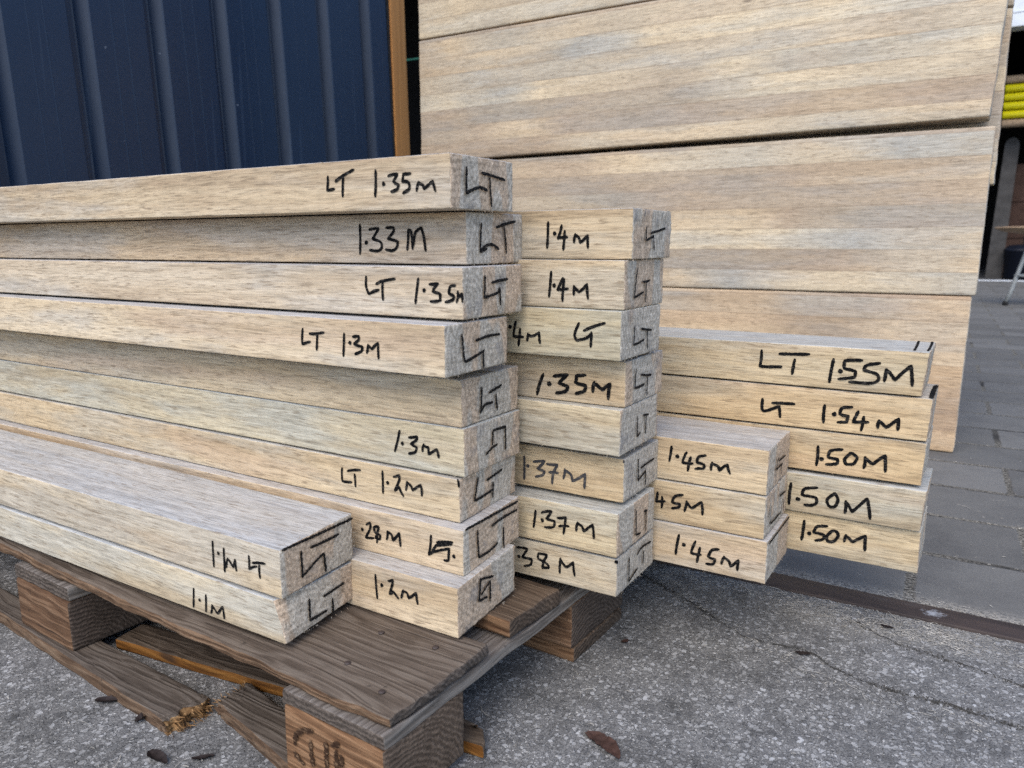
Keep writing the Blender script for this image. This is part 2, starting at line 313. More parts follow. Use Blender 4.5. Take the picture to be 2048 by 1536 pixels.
def pallet_wood(name, a, b, c, ring=False, stain=0.35, along='x'):
    """weathered softwood with raised dark growth lines; ring=True for the cut ends"""
    n = NT(name)
    co, inf = seeded(n)
    if along == 'y':
        q_ = n.sep(co); co = n.comb(q_[1], q_[0], q_[2])
    wob = n.noise(n.vm('MULTIPLY', co, (3.0, 9, 9)), 1.0, 3.0, 0.55, color=True)
    wob = n.vm('MULTIPLY', n.vm('SUBTRACT', wob, (0.5, 0.5, 0.5)), (0.02, 0.05, 0.05))
    cw = n.vm('ADD', co, wob)
    if ring:
        s = n.sep(n.vm('ADD', n.obj(), n.vm('MULTIPLY', wob, (0.0, 0.25, 0.25))))
        yy = n.mt('ADD', s[1], n.mt('SUBTRACT', n.mt('MULTIPLY', inf['Random'], 0.08), 0.06))
        zz = n.mt('ADD', s[2], 0.055)
        rr = n.mt('SQRT', n.mt('ADD', n.mt('MULTIPLY', yy, yy), n.mt('MULTIPLY', zz, zz)))
        g = n.mt('ADD', n.mt('MULTIPLY', n.mt('SINE', n.mt('ADD', n.mt('MULTIPLY', rr, 1250.0), n.mt('MULTIPLY', n.noise(co, 45.0, 3.0, 0.6), 16.0))), 0.5), 0.5)
    else:
        s = n.sep(n.vm('MULTIPLY', cw, (0.16, 1.0, 1.0)))
        q = n.mt('ADD', s[1], n.mt('MULTIPLY', s[2], 0.83))
        ph = n.mt('ADD', n.mt('MULTIPLY', q, 620.0), n.mt('MULTIPLY', n.noise(n.vm('MULTIPLY', cw, (1.5, 55, 55)), 1.0, 3.0, 0.6), 26.0))
        g = n.mt('ADD', n.mt('MULTIPLY', n.mt('SINE', ph), 0.5), 0.5)
    fib = n.noise(n.vm('MULTIPLY', cw, (16, 300, 300) if not ring else (330, 330, 330)), 1.0, 4.0, 0.65)
    blot = n.noise(co, 16.0, 4.0, 0.6)
    v = n.mt('ADD', n.mt('MULTIPLY', g, 0.18 if ring else 0.22), n.mt('MULTIPLY', fib, 0.82 if ring else 0.78))
    col = n.ramp(v, [(0.25, a), (0.5, b), (0.78, c)])
    col = n.mix(n.mapr(blot, 0.48, 0.68, 0.0, stain, True), col, n.mix(1.0, col, (0.42, 0.40, 0.38), 'MULTIPLY'))
    kv = n.vor(n.vm('MULTIPLY', cw, (9.0, 20.0, 20.0)), 1.0)
    kn = n.mt('MULTIPLY', n.mapr(kv.outputs['Distance'], 0.05, 0.19, 1.0, 0.0, True), n.mt('GREATER_THAN', n.sep(kv.outputs['Color'])[0], 0.72))
    if not ring: col = n.mix(n.mt('MULTIPLY', kn, 0.72), col, (0.045, 0.032, 0.023))
    crk = n.noise(n.vm('MULTIPLY', n.vm('ADD', cw, (2, 8, 5)), (7, 190, 190)), 1.0, 3.0, 0.6)
    if not ring: col = n.mix(n.mapr(crk, 0.64, 0.70, 0.0, 0.5), col, (0.030, 0.024, 0.019))
    spots = n.noise(n.vm('ADD', co, (7, 3, 1)), 130.0, 2.0, 0.6)
    col = n.mix(n.mapr(spots, 0.68, 0.75, 0.0, 0.55), col, (0.035, 0.028, 0.022))
    col = n.mix(1.0, col, inf['Color'], 'MULTIPLY')
    h = n.mt('ADD', n.mt('MULTIPLY', g, 0.6), n.mt('MULTIPLY', fib, 0.7))
    return n.done(col, 0.85, 0.2, n.bump(h, 0.8, 0.0014))

def asphalt():
    n = NT('exposed_aggregate')
    co = n.obj()
    wob = n.noise(co, 160.0, 2.0, 0.5, color=True)
    cw = n.vm('ADD', co, n.vm('MULTIPLY', n.vm('SUBTRACT', wob, (0.5, 0.5, 0.5)), (0.007, 0.007, 0.0)))
    cw = n.vm('MULTIPLY', cw, (1.0, 1.0, 0.0))
    v1 = n.vor(cw, 200.0)
    r1 = n.sep(v1.outputs['Color'])
    th1 = n.mt('ADD', n.mt('MULTIPLY', r1[0], 0.55), 0.15)
    st1 = n.mapr(n.mt('SUBTRACT', th1, v1.outputs['Distance']), -0.03, 0.07, 0.0, 1.0, True)
    v2 = n.vor(n.vm('ADD', cw, (3.3, 1.7, 0)), 420.0)
    r2 = n.sep(v2.outputs['Color'])
    st2 = n.mapr(n.mt('SUBTRACT', n.mt('MULTIPLY', r2[1], 0.62), v2.outputs['Distance']), -0.04, 0.08, 0.0, 1.0, True)
    c1 = n.ramp(r1[2], [(0.0, (0.11, 0.11, 0.11)), (0.4, (0.19, 0.19, 0.186)), (0.7, (0.27, 0.27, 0.265)), (0.95, (0.31, 0.31, 0.305)), (1.0, (0.38, 0.385, 0.385))])
    c2 = n.ramp(r2[0], [(0.0, (0.11, 0.11, 0.108)), (0.5, (0.23, 0.228, 0.22)), (1.0, (0.42, 0.415, 0.40))])
    base = n.ramp(n.noise(co, 620.0, 4.0, 0.75), [(0.34, (0.048, 0.048, 0.049)), (0.5, (0.14, 0.139, 0.136)), (0.66, (0.26, 0.257, 0.248))])
    col = n.mix(st2, base, c2)
    col = n.mix(st1, col, c1)
    big = n.noise(co, 3.1, 4.0, 0.55)
    col = n.mix(n.mapr(big, 0.42, 0.66, 0.0, 0.45, True), col, n.mix(1.0, col, (0.70, 0.68, 0.63), 'MULTIPLY'))
    mot = n.noise(n.vm('ADD', co, (5, 1, 0)), 34.0, 4.0, 0.65)
    col = n.mix(1.0, col, n.ramp(mot, [(0.32, 0.66), (0.5, 1.0), (0.68, 1.22)]), 'MULTIPLY')
    col = n.mix(1.0, col, (1.2, 1.2, 1.2), 'MULTIPLY')
    yy = n.sep(co)[1]
    sd = n.noise(n.vm('ADD', co, (2, 9, 0)), 420.0, 4.0, 0.75)
    sb = n.noise(n.vm('ADD', co, (8, 3, 0)), 17.0, 3.0, 0.6)
    near = n.mt('MULTIPLY', n.mapr(yy, 0.33, 0.425, 0.0, 1.0, True), n.mapr(sb, 0.36, 0.60, 0.15, 1.0, True))
    col = n.mix(n.mt('MULTIPLY', near, n.mapr(sd, 0.44, 0.60)), col, (0.44, 0.42, 0.37))
    col = n.mix(n.mt('MULTIPLY', near, n.mapr(sd, 0.36, 0.46, 0.8, 0.0)), col, (0.05, 0.047, 0.042))
    h = n.mt('ADD', n.mt('MULTIPLY', st1, 0.8), n.mt('MULTIPLY', st2, 0.35))
    return n.done(col, 0.85, 0.15, n.bump(h, 0.8, 0.0025))

def paving():
    n = NT('paving_slabs')
    co = n.obj()
    s = n.sep(co)
    # long slabs laid in running bond, slightly rotated against the timber
    xx = n.mt('ADD', s[0], n.mt('MULTIPLY', s[1], 0.045))
    vy = n.mt('DIVIDE', n.mt('SUBTRACT', s[1], 0.468), 0.187)
    row = n.mt('FLOOR', vy)
    par = n.mt('MODULO', n.mt('ABSOLUTE', row), 2.0)
    vx = n.mt('DIVIDE', n.mt('ADD', n.mt('SUBTRACT', xx, 0.372), n.mt('MULTIPLY', par, 0.145)), 0.29)
    cx_ = n.mt('FLOOR', vx)
    fx = n.mt('FRACT', n.mt('ADD', vx, 100.0)); fy = n.mt('FRACT', n.mt('ADD', vy, 100.0))
    jw = n.mt('MULTIPLY', n.noise(co, 26.0, 3.0, 0.6), 0.012)
    dx = n.mt('MULTIPLY', n.mt('MINIMUM', fx, n.mt('SUBTRACT', 1.0, fx)), 0.29)
    dy = n.mt('MULTIPLY', n.mt('MINIMUM', fy, n.mt('SUBTRACT', 1.0, fy)), 0.187)
    d = n.mt('MINIMUM', dx, dy)
    joint = n.mapr(n.mt('SUBTRACT', d, jw), -0.002, 0.0015, 1.0, 0.0)
    wn = n.white(n.comb(cx_, row, 1.0))
    fine = n.noise(co, 900.0, 3.0, 0.65)
    mid = n.noise(co, 14.0, 4.0, 0.6)
    col = n.ramp(fine, [(0.3, (0.115, 0.115, 0.110)), (0.7, (0.215, 0.213, 0.203))])
    col = n.mix(1.0, col, n.ramp(wn.outputs['Value'], [(0.0, 0.84), (1.0, 1.16)]), 'MULTIPLY')
    col = n.mix(n.mapr(mid, 0.4, 0.7, 0.0, 0.5, True), col, n.mix(1.0, col, (0.68, 0.68, 0.70), 'MULTIPLY'))
    dust = n.noise(n.vm('ADD', co, (4, 4, 0)), 210.0, 3.0, 0.7)
    dk = n.noise(co, 5.0, 2.0, 0.5)
    jc = n.mix(n.mapr(dust, 0.40, 0.60), (0.035, 0.034, 0.03), (0.26, 0.245, 0.21))
    jc = n.mix(n.mapr(dk, 0.50, 0.66, 0.0, 1.0, True), jc, (0.045, 0.044, 0.042))
    col = n.mix(joint, col, jc)
    fleck = n.noise(n.vm('MULTIPLY', n.vm('ADD', co, (1, 2, 0)), (1, 1.8, 1)), 330.0, 2.0, 0.5)
    col = n.mix(n.mapr(fleck, 0.70, 0.74, 0.0, 0.7), col, (0.30, 0.285, 0.25))
    nr = n.mapr(s[1], 0.468, 0.51, 1.0, 0.0, True)
    col = n.mix(n.mt('MULTIPLY', nr, n.mapr(dust, 0.40, 0.56)), col, (0.36, 0.34, 0.30))
    col = n.mix(n.mt('MULTIPLY', nr, n.mapr(dust, 0.34, 0.42, 0.8, 0.0)), col, (0.05, 0.047, 0.042))
    h = n.mt('ADD', n.mt('MULTIPLY', fine, 0.2), n.mt('MULTIPLY', n.mt('SUBTRACT', 1.0, joint), 0.8))
    return n.done(col, 0.9, 0.12, n.bump(h, 0.6, 0.0025))

def navy_paint():
    n = NT('navy_coated_steel')
    co = n.obj()
    sc_ = n.noise(n.vm('MULTIPLY', co, (6, 60, 9)), 1.0, 3.0, 0.6)
    dirt = n.noise(co, 4.0, 4.0, 0.6)
    col = n.mix(n.mapr(dirt, 0.35, 0.7), (0.0030, 0.0160, 0.044), (0.005, 0.019, 0.048))
    line = n.noise(n.vm('MULTIPLY', co, (1, 46, 0.9)), 1.0, 1.0, 0.5)
    col = n.mix(n.mapr(line, 0.70, 0.72, 0.0, 0.2), col, (0.05, 0.08, 0.13))
    chip = n.noise(n.vm('MULTIPLY', co, (1, 34, 60)), 1.0, 2.0, 0.5)
    col = n.mix(n.mapr(chip, 0.765, 0.785, 0.0, 0.6), col, (0.22, 0.26, 0.32))
    return n.done(col, n.mapr(sc_, 0.3, 0.7, 0.36, 0.44), 0.40)

def plain(name, col, rough=0.6, spec=0.3, var=0.25, scale=30.0, metal=0.0, bump=0.0):
    n = NT(name)
    nz = n.noise(n.obj(), scale, 4.0, 0.6)
    c = n.mix(n.mapr(nz, 0.3, 0.7), tuple(x*(1-var) for x in col), tuple(min(1, x*(1+var)) for x in col))
    return n.done(c, rough, spec, n.bump(nz, bump, 0.002) if bump else None, metal)

def post_wood():
    n = NT('stained_timber')
    co = n.obj()
    st = n.noise(n.vm('MULTIPLY', co, (90, 90, 1.6)), 1.0, 4.0, 0.6)
    return n.done(n.ramp(st, [(0.3, (0.28, 0.118, 0.030)), (0.7, (0.48, 0.225, 0.065))]), 0.6, 0.3)

def rust():
    n = NT('rusty_steel')
    co = n.obj()
    a = n.noise(n.vm('MULTIPLY', co, (9, 40, 9)), 1.0, 5.0, 0.65)
    col = n.ramp(a, [(0.3, (0.030, 0.023, 0.022)), (0.55, (0.060, 0.043, 0.037)), (0.75, (0.085, 0.075, 0.072))])
    # a splash of white paint
    d = n.vm('SUBTRACT', co, (0.381, 0.448, -0.32))
    dv = n.vm('MULTIPLY', d, (1.0, 1.2, 0.0))
    ln = n.t.nodes.new('ShaderNodeVectorMath'); ln.operation = 'LENGTH'; n.lk(dv, ln.inputs[0])
    e = n.mt('ADD', ln.outputs['Value'], n.mt('MULTIPLY', n.mt('SUBTRACT', n.noise(co, 240.0, 3.0, 0.6), 0.5), 0.03))
    col = n.mix(n.mapr(e, 0.004, 0.013, 0.75, 0.0), col, (0.42, 0.44, 0.47))
    return n.done(col, 0.62, 0.35, n.bump(a, 0.5, 0.001))

def corrugated_yellow():
    n = NT('yellow_plastic')
    return n.done((0.75, 0.66, 0.01), 0.3, 0.5)

def burnt():
    n = NT('burnt_brand')
    co = n.obj()
    a = n.noise(n.vm('MULTIPLY', co, (150, 150, 400)), 1.0, 4.0, 0.7)
    col = n.ramp(a, [(0.40, (0.030, 0.016, 0.010)), (0.55, (0.06, 0.034, 0.02)), (0.62, (0.19, 0.12, 0.07))])
    return n.done(col, 0.9, 0.1)

M = dict(
    side=timber_side(), top=timber_side('skylit_grey_timber_top', skylit_top=True), end=timber_end(), lam=timber_side('laminated_timber', True),  # top: upper plank faces, sky light put into their blue-grey colour
    ink=ink('marker_ink', 0.005, 0.38), ink_end=ink('marker_ink_on_end_grain', 0.006, 0.6), faded=ink('faded_marker_ink', 0.045, 0.9),
    pt=pallet_wood('weathered_pallet_top', (0.070, 0.052, 0.038), (0.128, 0.099, 0.075), (0.195, 0.160, 0.126)),
    ps=pallet_wood('brown_pallet_side', (0.060, 0.033, 0.018), (0.145, 0.088, 0.051), (0.26, 0.175, 0.11)),
    pty=pallet_wood('weathered_cross_board_top', (0.075, 0.062, 0.052), (0.15, 0.13, 0.112), (0.235, 0.21, 0.185), along='y'),
    psy=pallet_wood('grey_cross_board_side', (0.070, 0.058, 0.047), (0.155, 0.135, 0.115), (0.25, 0.225, 0.195), along='y'),
    pe=pallet_wood('pallet_end_grain', (0.035, 0.028, 0.022), (0.085, 0.068, 0.055), (0.17, 0.14, 0.115), True, 0.5),
    pf=pallet_wood('fresh_broken_wood', (0.10, 0.050, 0.020), (0.26, 0.145, 0.060), (0.46, 0.29, 0.14), False, 0.5),
    orange=pallet_wood('orange_wet_wood', (0.10, 0.040, 0.009), (0.24, 0.105, 0.022), (0.38, 0.19, 0.05), False, 0.2),
    asphalt=asphalt(), paving=paving(), navy=navy_paint(), post=post_wood(), rust=rust(),
    dark=plain('dark_lining', (0.012, 0.012, 0.013), 0.9, 0.1), white=plain('white_painted_steel', (0.62, 0.65, 0.68), 0.5, 0.3, 0.08, 6),
    yellow=corrugated_yellow(), burn=burnt(),
    shav=plain('dry_shavings', (0.36, 0.34, 0.30), 0.9, 0.1, 0.5, 60), peb=plain('stone', (0.20, 0.198, 0.19), 0.8, 0.2, 0.7, 90),
    soil=plain('dark_grit', (0.065, 0.062, 0.056), 0.95, 0.1, 0.7, 400), leaf=plain('dry_brown_leaf', (0.062, 0.033, 0.025), 0.7, 0.3, 0.4, 120, bump=0.6),
    dleaf=plain('dark_dead_leaf', (0.030, 0.022, 0.020), 0.7, 0.2, 0.5, 120, bump=0.6),
    grey=plain('grey_weathered_board', (0.05, 0.048, 0.046), 0.7, 0.2, 0.3, 9), brown=plain('brown_cardboard', (0.07, 0.042, 0.032), 0.8, 0.1, 0.25, 12),
    blue=plain('dark_blue_plastic', (0.004, 0.006, 0.013), 0.5, 0.3), steel=plain('grey_painted_steel', (0.28, 0.30, 0.30), 0.45, 0.4, 0.15),
    ply=plain('pale_plywood', (0.38, 0.27, 0.17), 0.6, 0.3, 0.25, 25), rubber=plain('black_rubber', (0.015, 0.015, 0.016), 0.7, 0.2),
    wall=plain('dark_grey_render', (0.10, 0.10, 0.105), 0.9, 0.1, 0.2, 3), cord=plain('green_cord', (0.01, 0.09, 0.06), 0.6, 0.3),
    floor=plain('workshop_floor', (0.075, 0.077, 0.08), 0.8, 0.2, 0.2, 8),
)

# ------------------------------------------------------------------ mesh helpers
class MB:
    def __init__(self):
        self.v = []; self.f = []; self.mi = []
    def add(self, verts, faces, mi=0):
        o = len(self.v)
        self.v += [tuple(p) for p in verts]
        for i, f in enumerate(faces):
            self.f.append([o+k for k in f])
            self.mi.append(mi[i] if isinstance(mi, list) else mi)
    def box(self, lo, hi, mi=0):
        x0, y0, z0 = lo; x1, y1, z1 = hi
        v = [(x0,y0,z0),(x1,y0,z0),(x1,y1,z0),(x0,y1,z0),(x0,y0,z1),(x1,y0,z1),(x1,y1,z1),(x0,y1,z1)]
        self.add(v, [(0,3,2,1),(4,5,6,7),(0,1,5,4),(1,2,6,5),(2,3,7,6),(3,0,4,7)], mi)
    def rbox(self, lo, hi, n, bev, deform=None, mat=None):
        """box with rounded edges, its faces divided into a grid that DEFORM moves"""
        cs = []
        for a in range(3):
            l, h = lo[a], hi[a]
            b = min(bev, (h-l)*0.49)
            m = n[a]
            if isinstance(m, (list, tuple)):
                inner = [l + t*(h-l) for t in m if l+b*1.05 < l+t*(h-l) < h-b*1.05]
            else:
                inner = [l+b + (h-l-2*b)*i/m for i in range(1, m)]
            cs.append([l, l+b*0.35, l+b] + inner + [h-b, h-b*0.35, h])
        N = [len(c) for c in cs]
        idx = {}; verts = []
        def vid(i, j, k):
            t = (i, j, k)
            if t not in idx:
                p = Vector((cs[0][i], cs[1][j], cs[2][k]))
                q = Vector([min(max(p[a], lo[a]+min(bev,(hi[a]-lo[a])*0.49)), hi[a]-min(bev,(hi[a]-lo[a])*0.49)) for a in range(3)])
                d = p-q
                if d.length > 1e-9: p = q + d.normalized()*bev
                idx[t] = len(verts); verts.append(p)
            return idx[t]
        faces = []; mi = []
        def quad(a, b, c, d, axis, sgn):
            faces.append((a, b, c, d)); mi.append(mat(axis, sgn) if mat else 0)
        for j in range(N[1]-1):
            for k in range(N[2]-1):
                quad(vid(0,j,k), vid(0,j,k+1), vid(0,j+1,k+1), vid(0,j+1,k), 0, -1)
                e = N[0]-1
                quad(vid(e,j,k), vid(e,j+1,k), vid(e,j+1,k+1), vid(e,j,k+1), 0, 1)
        for i in range(N[0]-1):
            for k in range(N[2]-1):
                quad(vid(i,0,k), vid(i+1,0,k), vid(i+1,0,k+1), vid(i,0,k+1), 1, -1)
                e = N[1]-1
                quad(vid(i,e,k), vid(i,e,k+1), vid(i+1,e,k+1), vid(i+1,e,k), 1, 1)
            for j in range(N[1]-1):
                quad(vid(i,j,0), vid(i,j+1,0), vid(i+1,j+1,0), vid(i+1,j,0), 2, -1)
                e = N[2]-1
                quad(vid(i,j,e), vid(i+1,j,e), vid(i+1,j+1,e), vid(i,j+1,e), 2, 1)
        if deform: verts = [deform(p.copy()) for p in verts]
        self.add(verts, faces, mi)
    def tube(self, pts, rad, seg=10, mi=0, cap=True):
        pts = [Vector(p) for p in pts]
        rings = []
        for i, p in enumerate(pts):
            a = pts[max(i-1, 0)]; b = pts[min(i+1, len(pts)-1)]
            d = (b-a).normalized()
            u = d.cross(Vector((0, 0, 1)))
            if u.length < 1e-4: u = d.cross(Vector((0, 1, 0)))
            u.normalize(); w = d.cross(u)
            r = rad[i] if isinstance(rad, (list, tuple)) else rad
            rings.append([p + u*math.cos(t)*r + w*math.sin(t)*r for t in [2*math.pi*s/seg for s in range(seg)]])
        v = [p for r in rings for p in r]
        f = []
        for i in range(len(rings)-1):
            for s in range(seg):
                t = (s+1) % seg
                f.append((i*seg+s, i*seg+t, (i+1)*seg+t, (i+1)*seg+s))
        if cap:
            f.append(tuple(range(seg-1, -1, -1))); f.append(tuple((len(rings)-1)*seg+s for s in range(seg)))
        self.add(v, f, mi)
    def lathe(self, prof, c, seg=24, mi=0):
        v = []; f = []
        for r, z in prof:
            v += [(c[0]+r*math.cos(2*math.pi*s/seg), c[1]+r*math.sin(2*math.pi*s/seg), c[2]+z) for s in range(seg)]
        for i in range(len(prof)-1):
            for s in range(seg):
                t = (s+1) % seg
                f.append((i*seg+s, i*seg+t, (i+1)*seg+t, (i+1)*seg+s))
        f.append(tuple(range(seg-1, -1, -1))); f.append(tuple((len(prof)-1)*seg+s for s in range(seg)))
        self.add(v, f, mi)
    def build(self, name, mats, parent=None, loc=(0, 0, 0), smooth=False):
        me = bpy.data.meshes.new(name)
        me.from_pydata(self.v, [], self.f)
        for m in (mats if isinstance(mats, (list, tuple)) else [mats]): me.materials.append(M[m])
        me.polygons.foreach_set('material_index', self.mi)
        if smooth: me.polygons.foreach_set('use_smooth', [True]*len(self.f))
        me.update()
        o = bpy.data.objects.new(name, me)
        sc.collection.objects.link(o)
        o.location = loc
        if parent is not None: o.parent = parent
        return o

def tag(o, label, cat, group=None):
    o['label'] = label; o['category'] = cat
    if group: o['group'] = group
    return o
def structure(o):
    o['kind'] = 'structure'; return o
def thing(name, label, cat, loc=(0, 0, 0), group=None):
    o = bpy.data.objects.new(name, None)
    sc.collection.objects.link(o)
    o.empty_display_size = 0.05
    o.location = loc
    return tag(o, label, cat, group)

def nz(p, s, seed=0.0):
    return mnoise.noise(Vector((p[0]*s+seed, p[1]*s+seed*1.7, p[2]*s-seed*0.6)))

# ------------------------------------------------------------------ the setting
def sheet(name, x0, x1, y0, y1, z, mat):
    b = MB(); b.add([(x0,y0,z),(x1,y0,z),(x1,y1,z),(x0,y1,z)], [(0,1,2,3)])
    return structure(b.build(name, mat))
b = MB()
gx = [-120, -2.9999, 0, 120]; gy = [-120, -2.9699, 0.43, 160]
b.add([(x, y, gz(x, y)) for y in gy for x in gx], [(4*j+i, 4*j+i+1, 4*j+i+5, 4*j+i+4) for j in range(3) for i in range(3)])
structure(b.build('ground', 'asphalt'))
sheet('pavement', -9, 9, 0.4705, 10.0, PV, 'paving')
sheet('workshop_floor', -9, 9, 10.001, 16, PV, 'floor')
b = MB(); b.rbox((-6, 0.428, G-0.02), (6, 0.470, PV+0.0015), (200, 2, 2), 0.002,
                 lambda p: Vector((p.x, p.y + 0.0012*nz(p, 14), p.z + 0.0006*nz(p, 40))))
structure(b.build('kerb_strip', 'rust', smooth=True))

# crack in the asphalt: a dirt-filled line with ragged edges
def crack(name, pts, wid, seed):
    rnd = random.Random(seed)
    b = MB(); v = []; f = []
    P = []
    for (x0, y0), (x1, y1) in zip(pts, pts[1:]):
        m = max(2, int(math.hypot(x1-x0, y1-y0)/0.004))
        P += [(x0+(x1-x0)*i/m, y0+(y1-y0)*i/m) for i in range(m)]
    for i, (x, y) in enumerate(P):
        w = wid*max(0.04, 0.25 + 1.3*mnoise.noise(Vector((x*48, y*48, seed))) + 0.9*(rnd.random()-0.3))
        c = y + 0.005*mnoise.noise(Vector((x*60, 0, seed)))
        v += [(x, c-w, gz(x, c)+0.0010), (x+0.001, c+w, gz(x, c)+0.0010)]
        if i: k = 2*i; f.append((k-2, k, k+1, k-1))
    b.add(v, f)
    structure(b.build(name, 'soil'))
crack('ground_crack', [(0.02,0.385),(0.054,0.367),(0.121,0.333),(0.161,0.306),(0.203,0.284),(0.262,0.292),(0.309,0.263),(0.343,0.257),(0.376,0.256),(0.407,0.259),(0.449,0.252),(0.469,0.254),(0.54,0.235)], 0.0011, 3)
crack('ground_crack', [(0.30,0.388),(0.345,0.358),(0.385,0.350),(0.43,0.343),(0.47,0.330),(0.52,0.326)], 0.0005, 8)

# ------------------------------------------------------------------ navy clad wall with a timber post at its end
def clad_wall():
    t = thing('clad_wall', 'navy ribbed metal wall behind the planks, closed by an orange brown timber post', 'wall', (-1.5, 1.0, G))
    lean = math.tan(R(2.2))
    prof = []
    r = -0.82
    while r < 1.66:
        prof += [(r-0.0578, 0.0), (r-0.0560, -0.0015), (r-0.0545, -0.027), (r-0.0530, -0.030), (r-0.0270, -0.030), (r-0.0240, -0.028), (r-0.0035, -0.003), (r, 0.0),
                 (r+0.052, 0.0), (r+0.0535, 0.0006), (r+0.055, 0.0), (r+0.090, 0.0), (r+0.0915, 0.0006), (r+0.093, 0.0)]
        r += 0.2034
    prof = [(y, d) for y, d in prof if y < 1.700] + [(1.705, 0.0)]
    b = MB(); v = []; f = []
    zs = [G + 0.03*0, 0.0, 0.4, 0.8, 1.2, 2.3]
    for z in zs:
        for y, d in prof: v.append((d, y - 1.0 - lean*(z-0.46), z-G))
    n = len(prof)
    for k in range(len(zs)-1):
        for i in range(n-1): f.append((k*n+i, k*n+i+1, (k+1)*n+i+1, (k+1)*n+i))
    b.add(v, f)
    b.build('cladding', 'navy', t)
    b = MB()
    b.rbox((-0.06, 0.713, 0.0), (0.010, 0.792, 2.63), (2, 3, 20), 0.003, lambda p: Vector((p.x, p.y - lean*0.6*(p.z+G-0.46), p.z)))
    b.build('timber_post', 'post', t, smooth=True)
    b = MB()
    b.rbox((-0.05, 0.7055, 0.0), (0.004, 0.7125, 2.62), (2, 2, 220), 0.001, lambda p: Vector((p.x, p.y - lean*0.75*(p.z+G-0.46) + 0.003*nz(p, 26), p.z)))
    b.build('sealing_strip', 'rubber', t)
    b = MB(); b.box((-0.10, -1.82, 0.0), (-0.062, 0.70, 2.6))
    b.build('backing_board', 'dark', t)
clad_wall()

# ------------------------------------------------------------------ dark open shed beyond the wall, workshop at the end of the yard
def storage_shed():
    t = thing('storage_shed', 'dark open shed seen in the narrow gap beyond the timber post', 'shed', (-3.8, 2.35, G))
    def part(n, lo, hi, m='dark'):
        b = MB(); b.box((lo[0]+3.8, lo[1]-2.35, lo[2]-G), (hi[0]+3.8, hi[1]-2.35, hi[2]-G)); b.build(n, m, t)
    part('back_wall', (-6.4, 6.0, G), (-1.66, 6.1, 2.7))
    part('side_wall', (-6.5, 2.35, G), (-6.402, 6.1, 2.7))
    part('side_wall', (-1.658, 2.35, G), (-1.56, 6.1, 2.7))
    part('roof', (-6.6, 2.2, 2.702), (-1.46, 6.2, 2.8))
    part('floor_slab', (-6.4, 2.36, PV+0.001), (-1.66, 5.998, PV+0.02))
storage_shed()
b = MB(); b.tube([(-6.38 + 4.7*i/24, 2.75, 0.98 + 0.10*(2*i/24-1)**2 + 0.02*math.sin(i)) for i in range(25)], 0.006, 8)
tag(b.build('hanging_cord', 'cord', smooth=True), 'thin green cord strung across the dark shed behind the post', 'cord')

def workshop():
    t = thing('workshop_building', 'dark open workshop with a white lintel at the far end of the paving', 'building', (1.0, 10.0, G))
    def part(n, lo, hi, m='dark'):
        b = MB(); b.box((lo[0]-1, lo[1]-10, lo[2]-G), (hi[0]-1, hi[1]-10, hi[2]-G)); b.build(n, m, t)
    part('front_wall', (-9, 10.0, G), (-2.5, 10.2, 4.2), 'wall')
    part('front_wall', (4.5, 10.0, G), (9, 10.2, 4.2), 'wall')
    part('gable_wall', (-2.499, 10.0, 3.16), (4.499, 10.2, 4.2), 'wall')
    part('lintel', (-2.499, 9.94, 2.43), (4.499, 10.18, 2.565), 'white')
    part('fascia', (-2.499, 9.98, 2.585), (4.499, 10.19, 3.155), 'white')
    part('back_wall', (-9, 16.0, G), (9, 16.2, 4.2))
    part('side_wall', (-9.2, 10.0, G), (-9.001, 16.2, 4.2))
    part('side_wall', (9.001, 10.0, G), (9.2, 16.2, 4.2))
    part('roof', (-9.4, 9.9, 4.202), (9.4, 16.4, 4.35))
workshop()

# rack of yellow pipes, one thing each
rack = thing('pipe_rack', 'dark rack carrying the yellow pipes inside the workshop', 'rack', (1.6, 10.5, G))
for x in (-0.85, 0.95):
    b = MB(); b.box((x-0.03, 0.075, 0), (x+0.03, 0.13, 2.55)); b.build('upright', 'dark', rack)
    for k in range(6):
        b = MB(); b.box((x-0.025, -0.075, 1.755+0.098*k), (x+0.025, 0.074, 1.762+0.098*k)); b.build('bracket', 'dark', rack)
words = ['lowest', 'second from the bottom', 'third from the bottom', 'third from the top', 'second from the top', 'topmost']
for k in range(6):
    b = MB()
    c = (0, 0)
    b.tube([(-1.25, 0, 0), (1.35, 0, 0)], 0.044, 20)
    tag(b.build('plastic_pipe', 'yellow' if 0 < k < 5 else 'ply', loc=(1.62, 10.5, G+1.7625+0.098*k+0.044), smooth=True),
        ('bright yellow' if 0 < k < 5 else 'cream coloured') + ' pipe in the workshop rack, ' + words[k] + ' of the six', 'pipe', 'pipes stacked in the workshop rack')

def leaning_board():
    out = []
    for i in range(15):
        a = math.pi*i/14
        out.append((0.075*math.cos(a), 1.58 + 0.10*math.sin(a)))
    out = [(0.085, 0.0)] + out + [(-0.085, 0.0)]
    n = len(out)
    v = [(x - 0.055*(1-z/1.7) , -0.02 + 0.22*z/1.7, z) for x, z in out] + [(x - 0.055*(1-z/1.7), 0.02 + 0.22*z/1.7, z) for x, z in out]
    f = [tuple(range(n)), tuple(range(2*n-1, n-1, -1))] + [(i, i+n, (i+1) % n + n, (i+1) % n) for i in range(n)]
    b = MB(); b.add(v, f)
    tag(b.build('leaning_board', 'grey', loc=(0.505, 10.62, PV)), 'grey board with a rounded top leaning inside the workshop', 'board')
leaning_board()
t = thing('brown_cabinet', 'dull brown cabinet standing behind the stool in the workshop', 'cabinet', (0.78, 11.2, PV))
b = MB(); b.rbox((-0.28, -0.2, 0), (0.3, 0.2, 1.38), (2, 2, 2), 0.008); b.build('carcass', 'brown', t)
